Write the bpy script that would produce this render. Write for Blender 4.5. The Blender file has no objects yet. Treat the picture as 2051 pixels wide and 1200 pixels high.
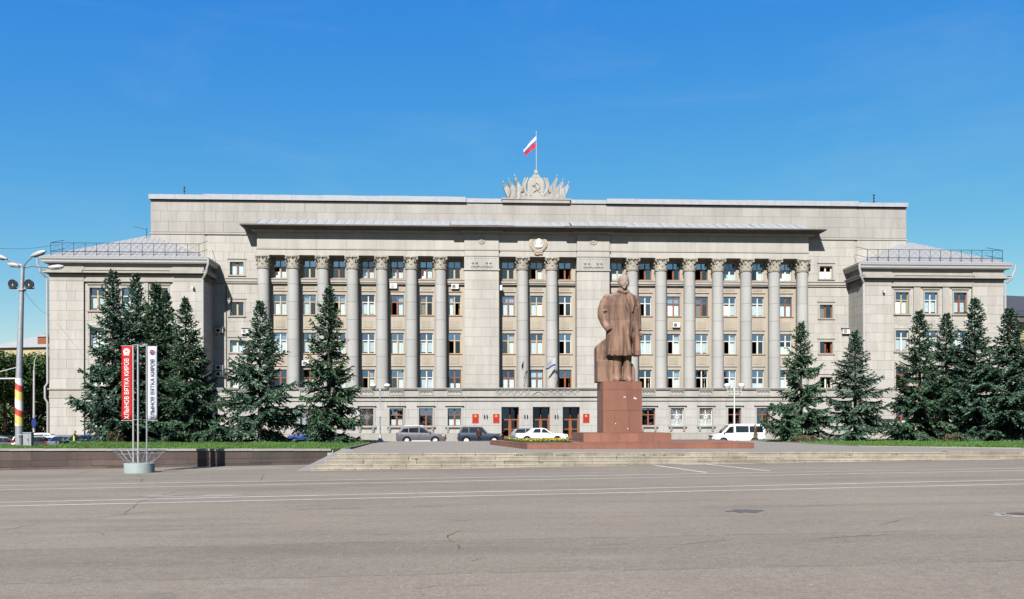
import bpy, bmesh, math, random
import numpy as np
from mathutils import Vector, Matrix, Quaternion
R = math.radians
SC = bpy.context.scene
COL = SC.collection
rng = random.Random(7)

# ---------------------------------------------------------------- camera, sky, sun, exposure
CX, CYH, F, EYE = 1025.5, 852.0, 1750.0, 1.8          # photo pixels: principal column, horizon row, focal length; eye height (m)
cam = bpy.data.objects.new('camera', bpy.data.cameras.new('camera'))
COL.objects.link(cam); SC.camera = cam
cam.location = (0, 0, EYE)
cam.rotation_euler = (R(90), R(0.126), 0)
cam.data.sensor_width = 36.0
cam.data.lens = F / 2051 * 36.0
cam.data.shift_y = (CYH - 600) / 2051
cam.data.clip_end = 3000
cam.data.clip_start = 0.1

SUN = Vector((0.245, 1.0, -0.80)).normalized()         # direction the light travels
world = bpy.data.worlds.new('World'); SC.world = world; world.use_nodes = True
wn, wl = world.node_tree.nodes, world.node_tree.links
wn.clear()
wo = wn.new('ShaderNodeOutputWorld'); wb = wn.new('ShaderNodeBackground'); ws = wn.new('ShaderNodeTexSky')
ws.sky_type = 'NISHITA'; ws.sun_disc = False
ws.sun_elevation = math.asin(-SUN.z)
ws.sun_rotation = R(180 + 13.8)
ws.altitude = 150; ws.air_density = 1.0; ws.dust_density = 0.35; ws.ozone_density = 3.0
EXPO = 1.6
hsv = wn.new('ShaderNodeHueSaturation'); hsv.inputs['Saturation'].default_value = 1.22       # film-like grading of the sky: one power curve per channel
wl.new(ws.outputs[0], hsv.inputs['Color'])
sep = wn.new('ShaderNodeSeparateColor'); com = wn.new('ShaderNodeCombineColor'); wl.new(hsv.outputs[0], sep.inputs[0])
for i_, (A_, p_) in enumerate(((1.72, 1.36), (1.06, .82), (.815, .12))):
    f1 = wn.new('ShaderNodeMath'); f1.operation = 'MULTIPLY'; f1.inputs[1].default_value = .085*1.231
    f2 = wn.new('ShaderNodeMath'); f2.operation = 'POWER'; f2.inputs[1].default_value = p_
    f3 = wn.new('ShaderNodeMath'); f3.operation = 'MULTIPLY'; f3.inputs[1].default_value = A_/2**EXPO/.10
    wl.new(sep.outputs[i_], f1.inputs[0]); wl.new(f1.outputs[0], f2.inputs[0]); wl.new(f2.outputs[0], f3.inputs[0]); chan = chan + [f3.outputs[0]] if i_ else [f3.outputs[0]]
def cap(a, b, k):      # towards the sun the low sky must not turn red
    m1 = wn.new('ShaderNodeMath'); m1.operation = 'MULTIPLY'; m1.inputs[1].default_value = k; wl.new(b, m1.inputs[0])
    m2 = wn.new('ShaderNodeMath'); m2.operation = 'MINIMUM'; wl.new(a, m2.inputs[0]); wl.new(m1.outputs[0], m2.inputs[1]); return m2.outputs[0]
g_ = cap(chan[1], chan[2], .93); r_ = cap(chan[0], g_, .74)
for i_, c_ in enumerate((r_, g_, chan[2])): wl.new(c_, com.inputs[i_])
wtc = wn.new('ShaderNodeTexCoord'); wmp = wn.new('ShaderNodeMapping'); wmp.inputs['Scale'].default_value = (1.2, 1.2, 5.5); wmp.inputs['Rotation'].default_value = (0, R(14), 0)
wl.new(wtc.outputs['Generated'], wmp.inputs['Vector'])
wnz = wn.new('ShaderNodeTexNoise'); wnz.inputs['Scale'].default_value = 2.6; wnz.inputs['Detail'].default_value = 7; wnz.inputs['Roughness'].default_value = .62; wnz.inputs['Distortion'].default_value = .5
wl.new(wmp.outputs[0], wnz.inputs['Vector'])
wrp = wn.new('ShaderNodeMapRange'); wrp.inputs['From Min'].default_value = .50; wrp.inputs['From Max'].default_value = .80; wrp.inputs['To Max'].default_value = .07
wl.new(wnz.outputs['Fac'], wrp.inputs['Value'])
wmx = wn.new('ShaderNodeMix'); wmx.data_type = 'RGBA'; wmx.inputs[7].default_value = (.80/2**EXPO/.10, .85/2**EXPO/.10, .90/2**EXPO/.10, 1)      # thin cirrus
wl.new(wrp.outputs[0], wmx.inputs[0]); wl.new(com.outputs[0], wmx.inputs[6]); wl.new(wmx.outputs[2], wb.inputs[0]); wb.inputs[1].default_value = 0.10
wl.new(wb.outputs[0], wo.inputs[0])
sl = bpy.data.lights.new('sun', 'SUN'); sl.energy = 5.0; sl.angle = R(0.5); sl.color = (1.0, 0.965, 0.91)
so = bpy.data.objects.new('sun', sl); COL.objects.link(so)
so.rotation_euler = SUN.to_track_quat('-Z', 'Y').to_euler(); so.location = (-30, -100, 90)
SC.view_settings.view_transform = 'Standard'; SC.view_settings.look = 'None'
SC.view_settings.exposure = EXPO; SC.view_settings.gamma = 1.0; SC.view_settings.use_curve_mapping = False
SC.cycles.max_bounces = 6; SC.cycles.transparent_max_bounces = 12; SC.cycles.glossy_bounces = 3; SC.cycles.diffuse_bounces = 3
SC.cycles.use_adaptive_sampling = True

# ---------------------------------------------------------------- helpers
def at(px, py, Y):
    "the point that photo pixel (px, py) shows at distance Y"
    return Vector(((px - CX) / F * Y, Y, EYE - (py - CYH) / F * Y))

class MB:
    "collects shapes; .obj() links them as ONE mesh object"
    def __init__(s): s.v = []; s.f = []; s.m = []
    def add(s, vs, fs, mi=0):
        o = len(s.v); s.v.extend([tuple(p) for p in vs])
        for f in fs: s.f.append(tuple(i + o for i in f)); s.m.append(mi)
        return s
    def box(s, x0, x1, y0, y1, z0, z1, mi=0):
        return s.add([(x0,y0,z0),(x1,y0,z0),(x1,y1,z0),(x0,y1,z0),(x0,y0,z1),(x1,y0,z1),(x1,y1,z1),(x0,y1,z1)],
                     [(0,3,2,1),(4,5,6,7),(0,1,5,4),(1,2,6,5),(2,3,7,6),(3,0,4,7)], mi)
    def prism(s, poly, axis, a0, a1, mi=0):
        "poly: 2D points; axis 'x' -> poly is (y,z), 'y' -> (x,z), 'z' -> (x,y)"
        n = len(poly)
        def P(p, a): return {'x': (a, p[0], p[1]), 'y': (p[0], a, p[1]), 'z': (p[0], p[1], a)}[axis]
        return s.add([P(p, a0) for p in poly] + [P(p, a1) for p in poly],
                     [tuple(range(n))[::-1], tuple(range(n, 2*n))] + [(i, (i+1) % n, n+(i+1) % n, n+i) for i in range(n)], mi)
    def tube(s, pts, r, n=8, mi=0, cap=True):
        pts = [Vector(p) for p in pts]; k = len(pts); rr = r if hasattr(r, '__len__') else [r]*k
        rings = []; prev = None
        for i, p in enumerate(pts):
            d = (pts[min(i+1, k-1)] - pts[max(i-1, 0)]).normalized()
            if prev is None:
                a = d.cross(Vector((0,0,1)) if abs(d.z) < .9 else Vector((1,0,0))).normalized()
            else:
                a = (prev - d*prev.dot(d)).normalized()
            prev = a; b = d.cross(a)
            rings.append([p + (a*math.cos(2*math.pi*j/n) + b*math.sin(2*math.pi*j/n))*rr[i] for j in range(n)])
        return s.rings(rings, mi, cap)
    def rings(s, rings, mi=0, cap=True, closed=True):
        n = len(rings[0]); vs = [p for q in rings for p in q]; fs = []
        for i in range(len(rings)-1):
            for j in range(n if closed else n-1):
                a, b = i*n+j, i*n+(j+1) % n
                fs.append((a, b, b+n, a+n))
        if cap and closed:
            fs.append(tuple(range(n))[::-1]); fs.append(tuple(range((len(rings)-1)*n, len(rings)*n)))
        return s.add(vs, fs, mi)
    def lathe(s, prof, n=16, c=(0,0,0), mi=0, axis='z', cap=True):
        rings = []
        for r, h in prof:
            q = []
            for j in range(n):
                a = 2*math.pi*j/n; x, y = r*math.cos(a), r*math.sin(a)
                q.append({'z': (c[0]+x, c[1]+y, c[2]+h), 'y': (c[0]+x, c[1]+h, c[2]+y), 'x': (c[0]+h, c[1]+x, c[2]+y)}[axis])
            rings.append(q)
        return s.rings(rings, mi, cap)
    def ball(s, c, r, n=10, k=7, mi=0):
        rx, ry, rz = r if hasattr(r, '__len__') else (r, r, r)
        rings = []
        for i in range(k+1):
            t = math.pi*(i+.02)/(k+.04); 
            rings.append([(c[0]+rx*math.sin(t)*math.cos(2*math.pi*j/n), c[1]+ry*math.sin(t)*math.sin(2*math.pi*j/n), c[2]-rz*math.cos(t)) for j in range(n)])
        return s.rings(rings, mi)
    def mesh(s, name, mats, smooth=False):
        me = bpy.data.meshes.new(name); me.from_pydata(s.v, [], s.f)
        for m in (mats if isinstance(mats, (list, tuple)) else [mats]): me.materials.append(m)
        if any(s.m): me.polygons.foreach_set('material_index', s.m)
        bm = bmesh.new(); bm.from_mesh(me); bmesh.ops.recalc_face_normals(bm, faces=bm.faces); bm.to_mesh(me); bm.free()
        if smooth:
            me.polygons.foreach_set('use_smooth', [True]*len(me.polygons)); me.set_sharp_from_angle(angle=R(smooth if smooth is not True else 40))
        me.update(); return me
    def obj(s, name, mats, parent=None, smooth=False, **kw):
        return place(name, s.mesh(name, mats, smooth), parent, **kw)

def place(name, mesh, parent=None, loc=(0,0,0), rot=(0,0,0), scale=(1,1,1), kind=None, label=None):
    o = bpy.data.objects.new(name, mesh); COL.objects.link(o)
    o.location = loc; o.rotation_euler = rot; o.scale = scale
    if parent: o.parent = parent
    if kind: o['kind'] = kind
    if label: o['label'] = label
    return o
def tag(o, label=None, cat=None, group=None, kind=None):
    for k, x in (('label', label), ('category', cat), ('group', group), ('kind', kind)):
        if x: o[k] = x
    return o
def thing(name, label, cat, loc=(0,0,0), rz=0, group=None):
    o = bpy.data.objects.new(name, None); COL.objects.link(o); o.location = loc; o.rotation_euler = (0, 0, rz)
    o.empty_display_size = .2
    return tag(o, label, cat, group)
def arr_mesh(name, V, T, mats, smooth=False):
    "fast triangle mesh from numpy arrays (T: n x 3 or n x 4)"
    me = bpy.data.meshes.new(name); n, k = T.shape
    me.vertices.add(len(V)); me.vertices.foreach_set('co', V.astype(np.float32).ravel())
    me.loops.add(n*k); me.loops.foreach_set('vertex_index', T.astype(np.int32).ravel())
    me.polygons.add(n); me.polygons.foreach_set('loop_start', np.arange(0, n*k, k, dtype=np.int32))
    for m in (mats if isinstance(mats, (list, tuple)) else [mats]): me.materials.append(m)
    me.update(calc_edges=True); me.validate()
    return me
def remeshed(mb, name, mats, voxel, smooth_it=4):
    "one continuous skin round overlapping closed shapes"
    me = mb.mesh(name+'_raw', mats); o = bpy.data.objects.new('tmp', me); COL.objects.link(o)
    m = o.modifiers.new('r', 'REMESH'); m.mode = 'VOXEL'; m.voxel_size = voxel
    if smooth_it:
        q = o.modifiers.new('s', 'SMOOTH'); q.iterations = smooth_it; q.factor = .5
    dg = bpy.context.evaluated_depsgraph_get(); dg.update()
    out = bpy.data.meshes.new_from_object(o.evaluated_get(dg)); out.name = name
    bpy.data.objects.remove(o); bpy.data.meshes.remove(me)
    out.polygons.foreach_set('use_smooth', [True]*len(out.polygons))
    if not out.materials:
        for mm in (mats if isinstance(mats, (list, tuple)) else [mats]): out.materials.append(mm)
    return out

# ---------------------------------------------------------------- materials
KC = .485      # one factor on every colour below: their lightness was first chosen for a lower exposure
def kc(c): return tuple(x*KC for x in c)
def nodes(name):
    m = bpy.data.materials.new(name); m.use_nodes = True
    return m, m.node_tree.nodes, m.node_tree.links, m.node_tree.nodes['Principled BSDF']
def mth(n, l, op, a, b=None, c=None):
    q = n.new('ShaderNodeMath'); q.operation = op
    for i, x in enumerate((a, b, c)):
        if x is None: continue
        if isinstance(x, (int, float)): q.inputs[i].default_value = x
        else: l.new(x, q.inputs[i])
    return q.outputs[0]
def noise(n, l, vec, scale, detail=4, rough=.6, stretch=None, dist=0):
    if stretch:
        mp = n.new('ShaderNodeMapping'); mp.inputs['Scale'].default_value = stretch; l.new(vec, mp.inputs['Vector']); vec = mp.outputs[0]
    q = n.new('ShaderNodeTexNoise'); q.inputs['Scale'].default_value = scale; q.inputs['Detail'].default_value = detail
    q.inputs['Roughness'].default_value = rough; q.inputs['Distortion'].default_value = dist
    l.new(vec, q.inputs['Vector']); return q.outputs['Fac']
def ramp(n, l, fac, stops, interp='LINEAR'):
    q = n.new('ShaderNodeValToRGB'); e = q.color_ramp.elements; q.color_ramp.interpolation = interp
    while len(e) < len(stops): e.new(.5)
    for i, (p, c) in enumerate(stops):
        e[i].position = p; e[i].color = (c if hasattr(c, '__len__') else (c, c, c)) + ((1,) if not hasattr(c, '__len__') or len(c) == 3 else ())
    l.new(fac, q.inputs[0]); return q.outputs['Color']
def mix(n, l, fac, a, b, mode='MIX'):
    q = n.new('ShaderNodeMix'); q.data_type = 'RGBA'; q.blend_type = mode
    for s, x in ((q.inputs[0], fac), (q.inputs[6], a), (q.inputs[7], b)):
        if isinstance(x, (int, float)): s.default_value = x
        elif isinstance(x, tuple): s.default_value = x + (1,) if len(x) == 3 else x
        else: l.new(x, s)
    return q.outputs[2]
def bump(n, l, h, strength, dist, bsdf):
    b = n.new('ShaderNodeBump'); b.inputs['Strength'].default_value = strength; b.inputs['Distance'].default_value = dist
    l.new(h, b.inputs['Height']); l.new(b.outputs[0], bsdf.inputs['Normal'])
def solid(name, c, rough=.6, metal=0, var=.10, scale=6, spec=None, coat=0):
    c = kc(c)
    m, n, l, b = nodes(name)
    tc = n.new('ShaderNodeTexCoord')
    f = noise(n, l, tc.outputs['Object'], scale)
    k = ramp(n, l, f, [(.3, 1-var), (.7, 1+var)])
    l.new(mix(n, l, 1.0, c, k, 'MULTIPLY'), b.inputs['Base Color'])
    b.inputs['Roughness'].default_value = rough; b.inputs['Metallic'].default_value = metal
    b.inputs['Specular IOR Level'].default_value = .22 if spec is None else spec
    b.inputs['Coat Weight'].default_value = coat
    return m
def stone(name, c, c2=None, blockvar=.10, streak=.12, grain=.06, rough=.85, island=False, bmp=.25, fine=9.0):
    "weathered stone or concrete: every block a little different, vertical rain streaks, grain"
    c = kc(c); c2 = kc(c2) if c2 else None
    m, n, l, b = nodes(name)
    geo = n.new('ShaderNodeNewGeometry'); oi = n.new('ShaderNodeObjectInfo')
    pos = geo.outputs['Position']
    big = noise(n, l, pos, .35, 4, .6)
    stk = noise(n, l, pos, 1.1, 5, .65, (1.0, 1.0, .12))
    fin = noise(n, l, pos, fine, 5, .7)
    r = mth(n, l, 'FRACT', mth(n, l, 'ADD', oi.outputs['Random'], geo.outputs['Random Per Island'])) if island else oi.outputs['Random']
    base = mix(n, l, ramp(n, l, big, [(.35, 0.), (.65, 1.)]), c, c2 or tuple(x*.93 for x in c))
    k = mth(n, l, 'MULTIPLY', ramp(n, l, r, [(0, 1-blockvar), (.85, 1+blockvar*.5), (1, 1+blockvar)]), ramp(n, l, stk, [(.35, 1-streak), (.6, 1.02)]))
    k = mth(n, l, 'MULTIPLY', k, ramp(n, l, fin, [(.3, 1-grain), (.7, 1+grain)]))
    l.new(mix(n, l, 1.0, base, k, 'MULTIPLY'), b.inputs['Base Color'])
    b.inputs['Roughness'].default_value = rough; b.inputs['Specular IOR Level'].default_value = .25
    bump(n, l, fin, bmp, .02, b)
    return m
M = {}
M['ashlar'] = stone('ashlar_stone', (.418, .396, .364), (.390, .366, .333), .06, .13, .05, island=True)
M['ashlar_dark'] = stone('attic_stone', (.352, .335, .310), (.325, .307, .282), .055, .13, .05, island=True)
M['ashlar_grey'] = stone('podium_stone', (.40, .39, .372), (.372, .36, .34), .055, .13, .05, island=True)
M['mortar'] = stone('mortar', (.37, .345, .305), None, 0, .1, .05)
M['trim'] = stone('trim_stone', (.375, .35, .312), None, .05, .14, .05)
M['plaster'] = stone('warm_plaster', (.375, .325, .265), (.39, .342, .285), .03, .14, .04)
M['panel'] = stone('panel_plaster', (.36, .315, .25), None, .05, .10, .05)
M['column'] = stone('column_concrete', (.36, .355, .343), (.38, .372, .356), .06, .10, .05)
M['capital'] = stone('capital_stone', (.45, .415, .352), (.385, .35, .288), .08, .2, .12, fine=14)
M['relief'] = stone('relief_stone', (.395, .383, .355), (.36, .344, .313), .05, .2, .08)
M['soffit'] = stone('shaded_soffit_plaster', (.13, .12, .105), (.10, .092, .082), .05, .2, .08)  # far darker than the trim: shade under the cornice put into the colour
M['gran_red'] = stone('red_granite', (.242, .106, .071), (.205, .087, .060), .14, .16, .26, rough=.42, island=True, bmp=.05, fine=26)
def statue_stone():
    "reddish granite laid in courses: each course a little different, thin seams, dark and pale rain streaks"
    m, n, l, b = nodes('statue_granite'); geo = n.new('ShaderNodeNewGeometry'); tc = n.new('ShaderNodeTexCoord'); p = geo.outputs['Position']
    sp = n.new('ShaderNodeSeparateXYZ'); l.new(tc.outputs['Object'], sp.inputs[0])
    q = mth(n, l, 'DIVIDE', sp.outputs[2], .86); wh = n.new('ShaderNodeTexWhiteNoise'); wh.noise_dimensions = '1D'; l.new(mth(n, l, 'FLOOR', q), wh.inputs['W'])
    seam = mth(n, l, 'LESS_THAN', mth(n, l, 'FRACT', q), .024)
    stk = noise(n, l, p, 2.3, 6, .65, (1, 1, .16)); big = noise(n, l, p, 1.1, 4, .6); fin = noise(n, l, p, 24, 5, .75)
    c = mix(n, l, ramp(n, l, stk, [(.39, 0.), (.57, 1.)]), kc((.105, .061, .043)), kc((.240, .138, .094)))
    c = mix(n, l, ramp(n, l, big, [(.58, 0.), (.72, .7)]), c, kc((.33, .24, .19)))
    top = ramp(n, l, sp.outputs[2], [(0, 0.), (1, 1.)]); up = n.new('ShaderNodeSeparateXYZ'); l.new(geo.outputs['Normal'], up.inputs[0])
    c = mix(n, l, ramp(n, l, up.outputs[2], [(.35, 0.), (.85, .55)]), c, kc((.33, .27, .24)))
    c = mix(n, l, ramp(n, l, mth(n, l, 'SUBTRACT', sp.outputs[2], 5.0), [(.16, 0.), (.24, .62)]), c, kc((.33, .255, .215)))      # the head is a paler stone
    k = mth(n, l, 'MULTIPLY', ramp(n, l, wh.outputs['Value'], [(0, .84), (1, 1.10)]), ramp(n, l, fin, [(.3, .84), (.7, 1.16)]))
    k = mth(n, l, 'MULTIPLY', k, mth(n, l, 'SUBTRACT', 1.0, mth(n, l, 'MULTIPLY', seam, .22)))
    l.new(mix(n, l, 1, c, k, 'MULTIPLY'), b.inputs['Base Color']); b.inputs['Roughness'].default_value = .8; b.inputs['Specular IOR Level'].default_value = .25
    bump(n, l, fin, .35, .02, b); return m
M['gran_statue'] = statue_stone()
M['gran_dark'] = stone('dark_granite', (.058, .045, .042), (.095, .060, .050), .36, .30, .34, rough=.5, island=True, bmp=.05, fine=20)
M['coping'] = stone('coping_stone', (.30, .285, .26), None, .14, .1, .12)
M['step'] = stone('step_stone', (.36, .318, .25), (.275, .24, .185), .16, .30, .2, fine=12, island=True)
M['paving'] = stone('plaza_paving', (.285, .258, .218), (.258, .235, .20), .03, .0, .10, fine=7)
M['metal_roof'] = solid('zinc_roof', (.36, .36, .36), .5, .2, .10, 3)
M['metal_white'] = solid('white_flashing', (.325, .338, .362), .7, .0, .10, 2)
M['pipe'] = solid('zinc_pipe', (.43, .43, .43), .5, .2, .08, 5)
M['iron'] = solid('dark_iron', (.035, .038, .045), .5, .4)
M['grey_steel'] = solid('grey_steel', (.36, .38, .40), .45, .4)
M['dark'] = solid('painted_room_shade', (.02, .018, .016), .9)  # dimness of the rooms is painted into this colour
M['wood_brown'] = solid('brown_wood', (.23, .078, .03), .5, 0, .15, 8)
M['wood_light'] = solid('pale_wood', (.46, .34, .20), .55, 0, .10, 8)
M['wood_white'] = solid('white_wood', (.62, .58, .50), .5, 0, .08, 8)
M['curtain'] = solid('white_curtain', (1.15, 1.14, 1.10), .9, 0, .05, 3)
M['curtain_b'] = solid('beige_curtain', (.42, .31, .21), .9, 0, .12, 3)
M['sill'] = solid('tin_sill', (.33, .22, .14), .5, .1, .15, 4)
M['white'] = solid('white_paint', (.75, .75, .74), .5, 0, .04)
M['ac'] = solid('white_housing', (.66, .65, .60), .5, 0, .05)
M['black'] = solid('black_rubber', (.018, .018, .018), .8)
M['plaque'] = solid('red_plaque', (.36, .022, .024), .35, 0, .05)
M['gold'] = solid('gilding', (.55, .32, .09), .45, .3, .15)
M['bronze'] = solid('pale_gilt_stone', (.40, .335, .245), .65, 0, .22, 9)
def glass_mat(name, refl, tint, gcol=(.72, .86, 1)):
    m, n, l, b = nodes(name); out = n['Material Output']
    tr = n.new('ShaderNodeBsdfTransparent'); tr.inputs[0].default_value = tint + (1,)
    gl = n.new('ShaderNodeBsdfGlossy'); gl.inputs['Roughness'].default_value = .015; gl.inputs[0].default_value = gcol + (1,)
    lw = n.new('ShaderNodeLayerWeight'); lw.inputs[0].default_value = .3
    oi = n.new('ShaderNodeObjectInfo'); f = mth(n, l, 'ADD', mth(n, l, 'MULTIPLY', lw.outputs['Fresnel'], .8), mth(n, l, 'MULTIPLY', ramp(n, l, oi.outputs['Random'], [(0, .35), (1, 1.25)]), refl))
    mx = n.new('ShaderNodeMixShader'); l.new(f, mx.inputs[0]); l.new(tr.outputs[0], mx.inputs[1]); l.new(gl.outputs[0], mx.inputs[2])
    l.new(mx.outputs[0], out.inputs[0]); n.remove(b); return m
M['glass'] = glass_mat('window_glass', .09, (.86, .90, .91)); M['glass_top'] = glass_mat('sky_tinted_upper_glass', .28, (.80, .86, .88), (.56, .74, .98)); M['glass_dark'] = glass_mat('tinted_door_glass', .045, (.25, .28, .33))  # upper panes: the blue of reflected sky is put into the gloss tint
M['car_glass'] = solid('tinted_car_glass', (.012, .014, .017), .05, 0, 0, spec=.8)
# ---------------------------------------------------------------- the ground: old asphalt that rises to the right
def ground_z(x, y):
    sq = .0127*max(-62., min(60., x))
    st = .05 if x > -12 else max(-.50, .05 + (x+12)*.0185)
    t = max(0., min(1., (y-44)/22.)); t = t*t*(3-2*t)
    far = max(0., min(1., (abs(x)-70)/100.))
    return (sq*(1-t) + st*t)*(1-far) - .3*far
def asphalt():
    m, n, l, b = nodes('old_asphalt')
    geo = n.new('ShaderNodeNewGeometry'); p = geo.outputs['Position']
    base = mix(n, l, ramp(n, l, noise(n, l, p, .16, 5, .62), [(.36, 0.), (.64, 1.)]), kc((.243, .206, .164)), kc((.280, .238, .189)))
    band = ramp(n, l, noise(n, l, p, .30, 5, .6, (.30, 2.2, 1)), [(.34, .86), (.5, 1.), (.7, 1.04)])
    grain = ramp(n, l, noise(n, l, p, 38, 3, .8), [(.28, .52), (.5, 1.), (.72, 1.34)])
    mid = ramp(n, l, noise(n, l, p, 9, 5, .8), [(.3, .78), (.7, 1.14)])
    k = mth(n, l, 'MULTIPLY', mth(n, l, 'MULTIPLY', band, grain), mid)
    col = mix(n, l, 1., base, k, 'MULTIPLY')
    vo = n.new('ShaderNodeTexVoronoi'); vo.inputs['Scale'].default_value = 13; l.new(p, vo.inputs['Vector'])      # pale chips of gravel
    chip = mth(n, l, 'MULTIPLY', mth(n, l, 'LESS_THAN', vo.outputs['Distance'], .24), mth(n, l, 'GREATER_THAN', noise(n, l, p, 3.1, 3, .8), .57))
    vs = n.new('ShaderNodeSeparateColor'); l.new(vo.outputs['Color'], vs.inputs[0])
    chip = mth(n, l, 'MULTIPLY', chip, mth(n, l, 'GREATER_THAN', vs.outputs[0], .62))
    col = mix(n, l, mth(n, l, 'MULTIPLY', chip, .5), col, kc((.50, .47, .43)))
    # thin hairline cracks
    v2 = n.new('ShaderNodeTexVoronoi'); v2.feature = 'DISTANCE_TO_EDGE'; v2.inputs['Scale'].default_value = .16
    mp = n.new('ShaderNodeMapping'); mp.inputs['Scale'].default_value = (.55, 1.7, 1); l.new(p, mp.inputs['Vector'])
    wv = n.new('ShaderNodeMix'); wv.data_type = 'VECTOR'; wv.inputs[0].default_value = .12
    nz = n.new('ShaderNodeTexNoise'); nz.inputs['Scale'].default_value = .9; nz.inputs['Detail'].default_value = 5; l.new(p, nz.inputs['Vector'])
    l.new(mp.outputs[0], wv.inputs[4]); sc = n.new('ShaderNodeVectorMath'); sc.operation = 'SCALE'; sc.inputs['Scale'].default_value = 22; l.new(nz.outputs['Color'], sc.inputs[0]); l.new(sc.outputs[0], wv.inputs[5])
    l.new(wv.outputs[1], v2.inputs['Vector'])
    cr = mth(n, l, 'MULTIPLY', mth(n, l, 'LESS_THAN', v2.outputs['Distance'], .0028), mth(n, l, 'GREATER_THAN', noise(n, l, p, .55, 4, .7), .58))
    col = mix(n, l, mth(n, l, 'MULTIPLY', cr, .62), col, (.055, .052, .035))
    st = ramp(n, l, noise(n, l, p, .8, 5, .7, (.5, 1.3, 1), .6), [(.62, 0.), (.70, .55)])          # darker worn and oily patches
    col = mix(n, l, st, col, kc((.165, .148, .13)))
    pl = ramp(n, l, noise(n, l, p, .42, 6, .72, (.4, 1.6, 1), .4), [(.60, 0.), (.72, .5)])         # dusty pale patches
    col = mix(n, l, pl, col, kc((.34, .305, .265)))
    sy = n.new('ShaderNodeSeparateXYZ'); l.new(p, sy.inputs[0])
    lane = mth(n, l, 'ADD', mth(n, l, 'ADD', sy.outputs[1], mth(n, l, 'MULTIPLY', sy.outputs[0], -.045)), mth(n, l, 'MULTIPLY', noise(n, l, p, .5, 4, .6), .35))
    ln = mth(n, l, 'FRACT', mth(n, l, 'DIVIDE', lane, 3.1))
    seam = mth(n, l, 'MULTIPLY', mth(n, l, 'LESS_THAN', mth(n, l, 'ABSOLUTE', mth(n, l, 'SUBTRACT', ln, .5)), .010), mth(n, l, 'GREATER_THAN', noise(n, l, p, 1.3, 4, .75), .47))
    col = mix(n, l, mth(n, l, 'MULTIPLY', seam, .40), col, kc((.10, .095, .06)))
    wn_ = n.new('ShaderNodeTexWhiteNoise'); wn_.noise_dimensions = '1D'; l.new(mth(n, l, 'FLOOR', mth(n, l, 'ADD', mth(n, l, 'DIVIDE', lane, 3.1), .5)), wn_.inputs['W'])
    col = mix(n, l, 1., col, ramp(n, l, wn_.outputs['Value'], [(0, .945), (1, 1.05)]), 'MULTIPLY')
    l.new(col, b.inputs['Base Color']); b.inputs['Roughness'].default_value = .93; b.inputs['Specular IOR Level'].default_value = .2
    bump(n, l, noise(n, l, p, 42, 4, .8), .35, .01, b)
    return m
M['asphalt'] = asphalt()
M['marking'] = stone('worn_white_paint', (.68, .65, .60), (.54, .515, .475), 0, .0, .16, fine=5)
M['worn'] = stone('worn_asphalt', (.33, .30, .265), (.27, .24, .205), 0, 0, .2, fine=6)
M['crack'] = solid('crack_dirt', (.105, .095, .07), .95, 0, .3, 12)
M['weed'] = solid('crack_weeds', (.13, .125, .05), .95, 0, .35, 14)
M['tar'] = solid('tar_patch', (.11, .105, .105), .8, 0, .2, 6)
M['soil'] = solid('lawn_soil', (.035, .06, .018), .95, 0, .3, 3)
def grass_mat():
    m, n, l, b = nodes('grass_blades')
    geo = n.new('ShaderNodeNewGeometry')
    c = ramp(n, l, geo.outputs['Random Per Island'], [(0, kc((.042, .115, .018))), (.5, kc((.075, .175, .026))), (.9, kc((.115, .215, .038))), (1, kc((.17, .19, .06)))])
    k = ramp(n, l, noise(n, l, geo.outputs['Position'], .5, 4, .6), [(.35, .75), (.65, 1.15)])
    l.new(mix(n, l, 1, c, k, 'MULTIPLY'), b.inputs['Base Color']); b.inputs['Roughness'].default_value = .7
    b.inputs['Specular IOR Level'].default_value = .2
    return m
M['grass'] = grass_mat()

xs = [-2500, -600, -170, -120, -90, -70, -62, -50, -40, -30, -20, -12, 0, 12, 25, 40, 60, 70, 90, 120, 170, 600, 2500]
ys = [-2500, -300, -80, -20, 0, 20, 36, 44, 48, 52, 56, 60, 64, 66, 75, 90, 130, 300, 2600]
g = MB()
g.add([(x, y, ground_z(x, y)) for y in ys for x in xs], [(j*len(xs)+i, j*len(xs)+i+1, (j+1)*len(xs)+i+1, (j+1)*len(xs)+i) for j in range(len(ys)-1) for i in range(len(xs)-1)])
g.obj('ground', M['asphalt'], kind='structure')

# painted lines on the square: from (x0, y0) to (x1, y1), following the slope
def on_sq(px, py):
    "where the ray of photo pixel (px, py) meets the sloping square"
    k = (px-CX)/F; q = (py-CYH)/F
    Y = EYE/(q + .0127*k); return k*Y, Y
def line(p0, p1, w, name='road_marking', mat='marking', dz=.004):
    (x0, y0), (x1, y1) = on_sq(*p0), on_sq(*p1)
    d = Vector((x1-x0, y1-y0)); L = d.length; d /= L; nn = Vector((-d.y, d.x))*w/2
    k = max(2, int(L/2)); mb = MB(); vs = []
    for i in range(k+1):
        x, y = x0+d.x*L*i/k, y0+d.y*L*i/k
        for s in (-1, 1): vs.append((x+nn.x*s, y+nn.y*s, .0127*max(-62., min(60., x+nn.x*s))+dz))
    mb.add(vs, [(2*i, 2*i+2, 2*i+3, 2*i+1) for i in range(k)])
    return mb.obj(name, M[mat], kind='structure')
line((-60, 1013), (2120, 970.5), .13); line((-60, 1005.5), (2120, 962), .13)
line((-60, 980), (2120, 943.5), .13); line((-60, 971.8), (2120, 939), .13); line((-60, 975), (700, 966), .05)
line((-40, 962), (420, 955.5), .06); line((460, 954.5), (1300, 946), .05); line((1480, 941), (2100, 931), .06)
line((1310, 932.5), (1415, 947.5), .15); line((1411, 930.5), (1542, 944.5), .15)

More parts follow.
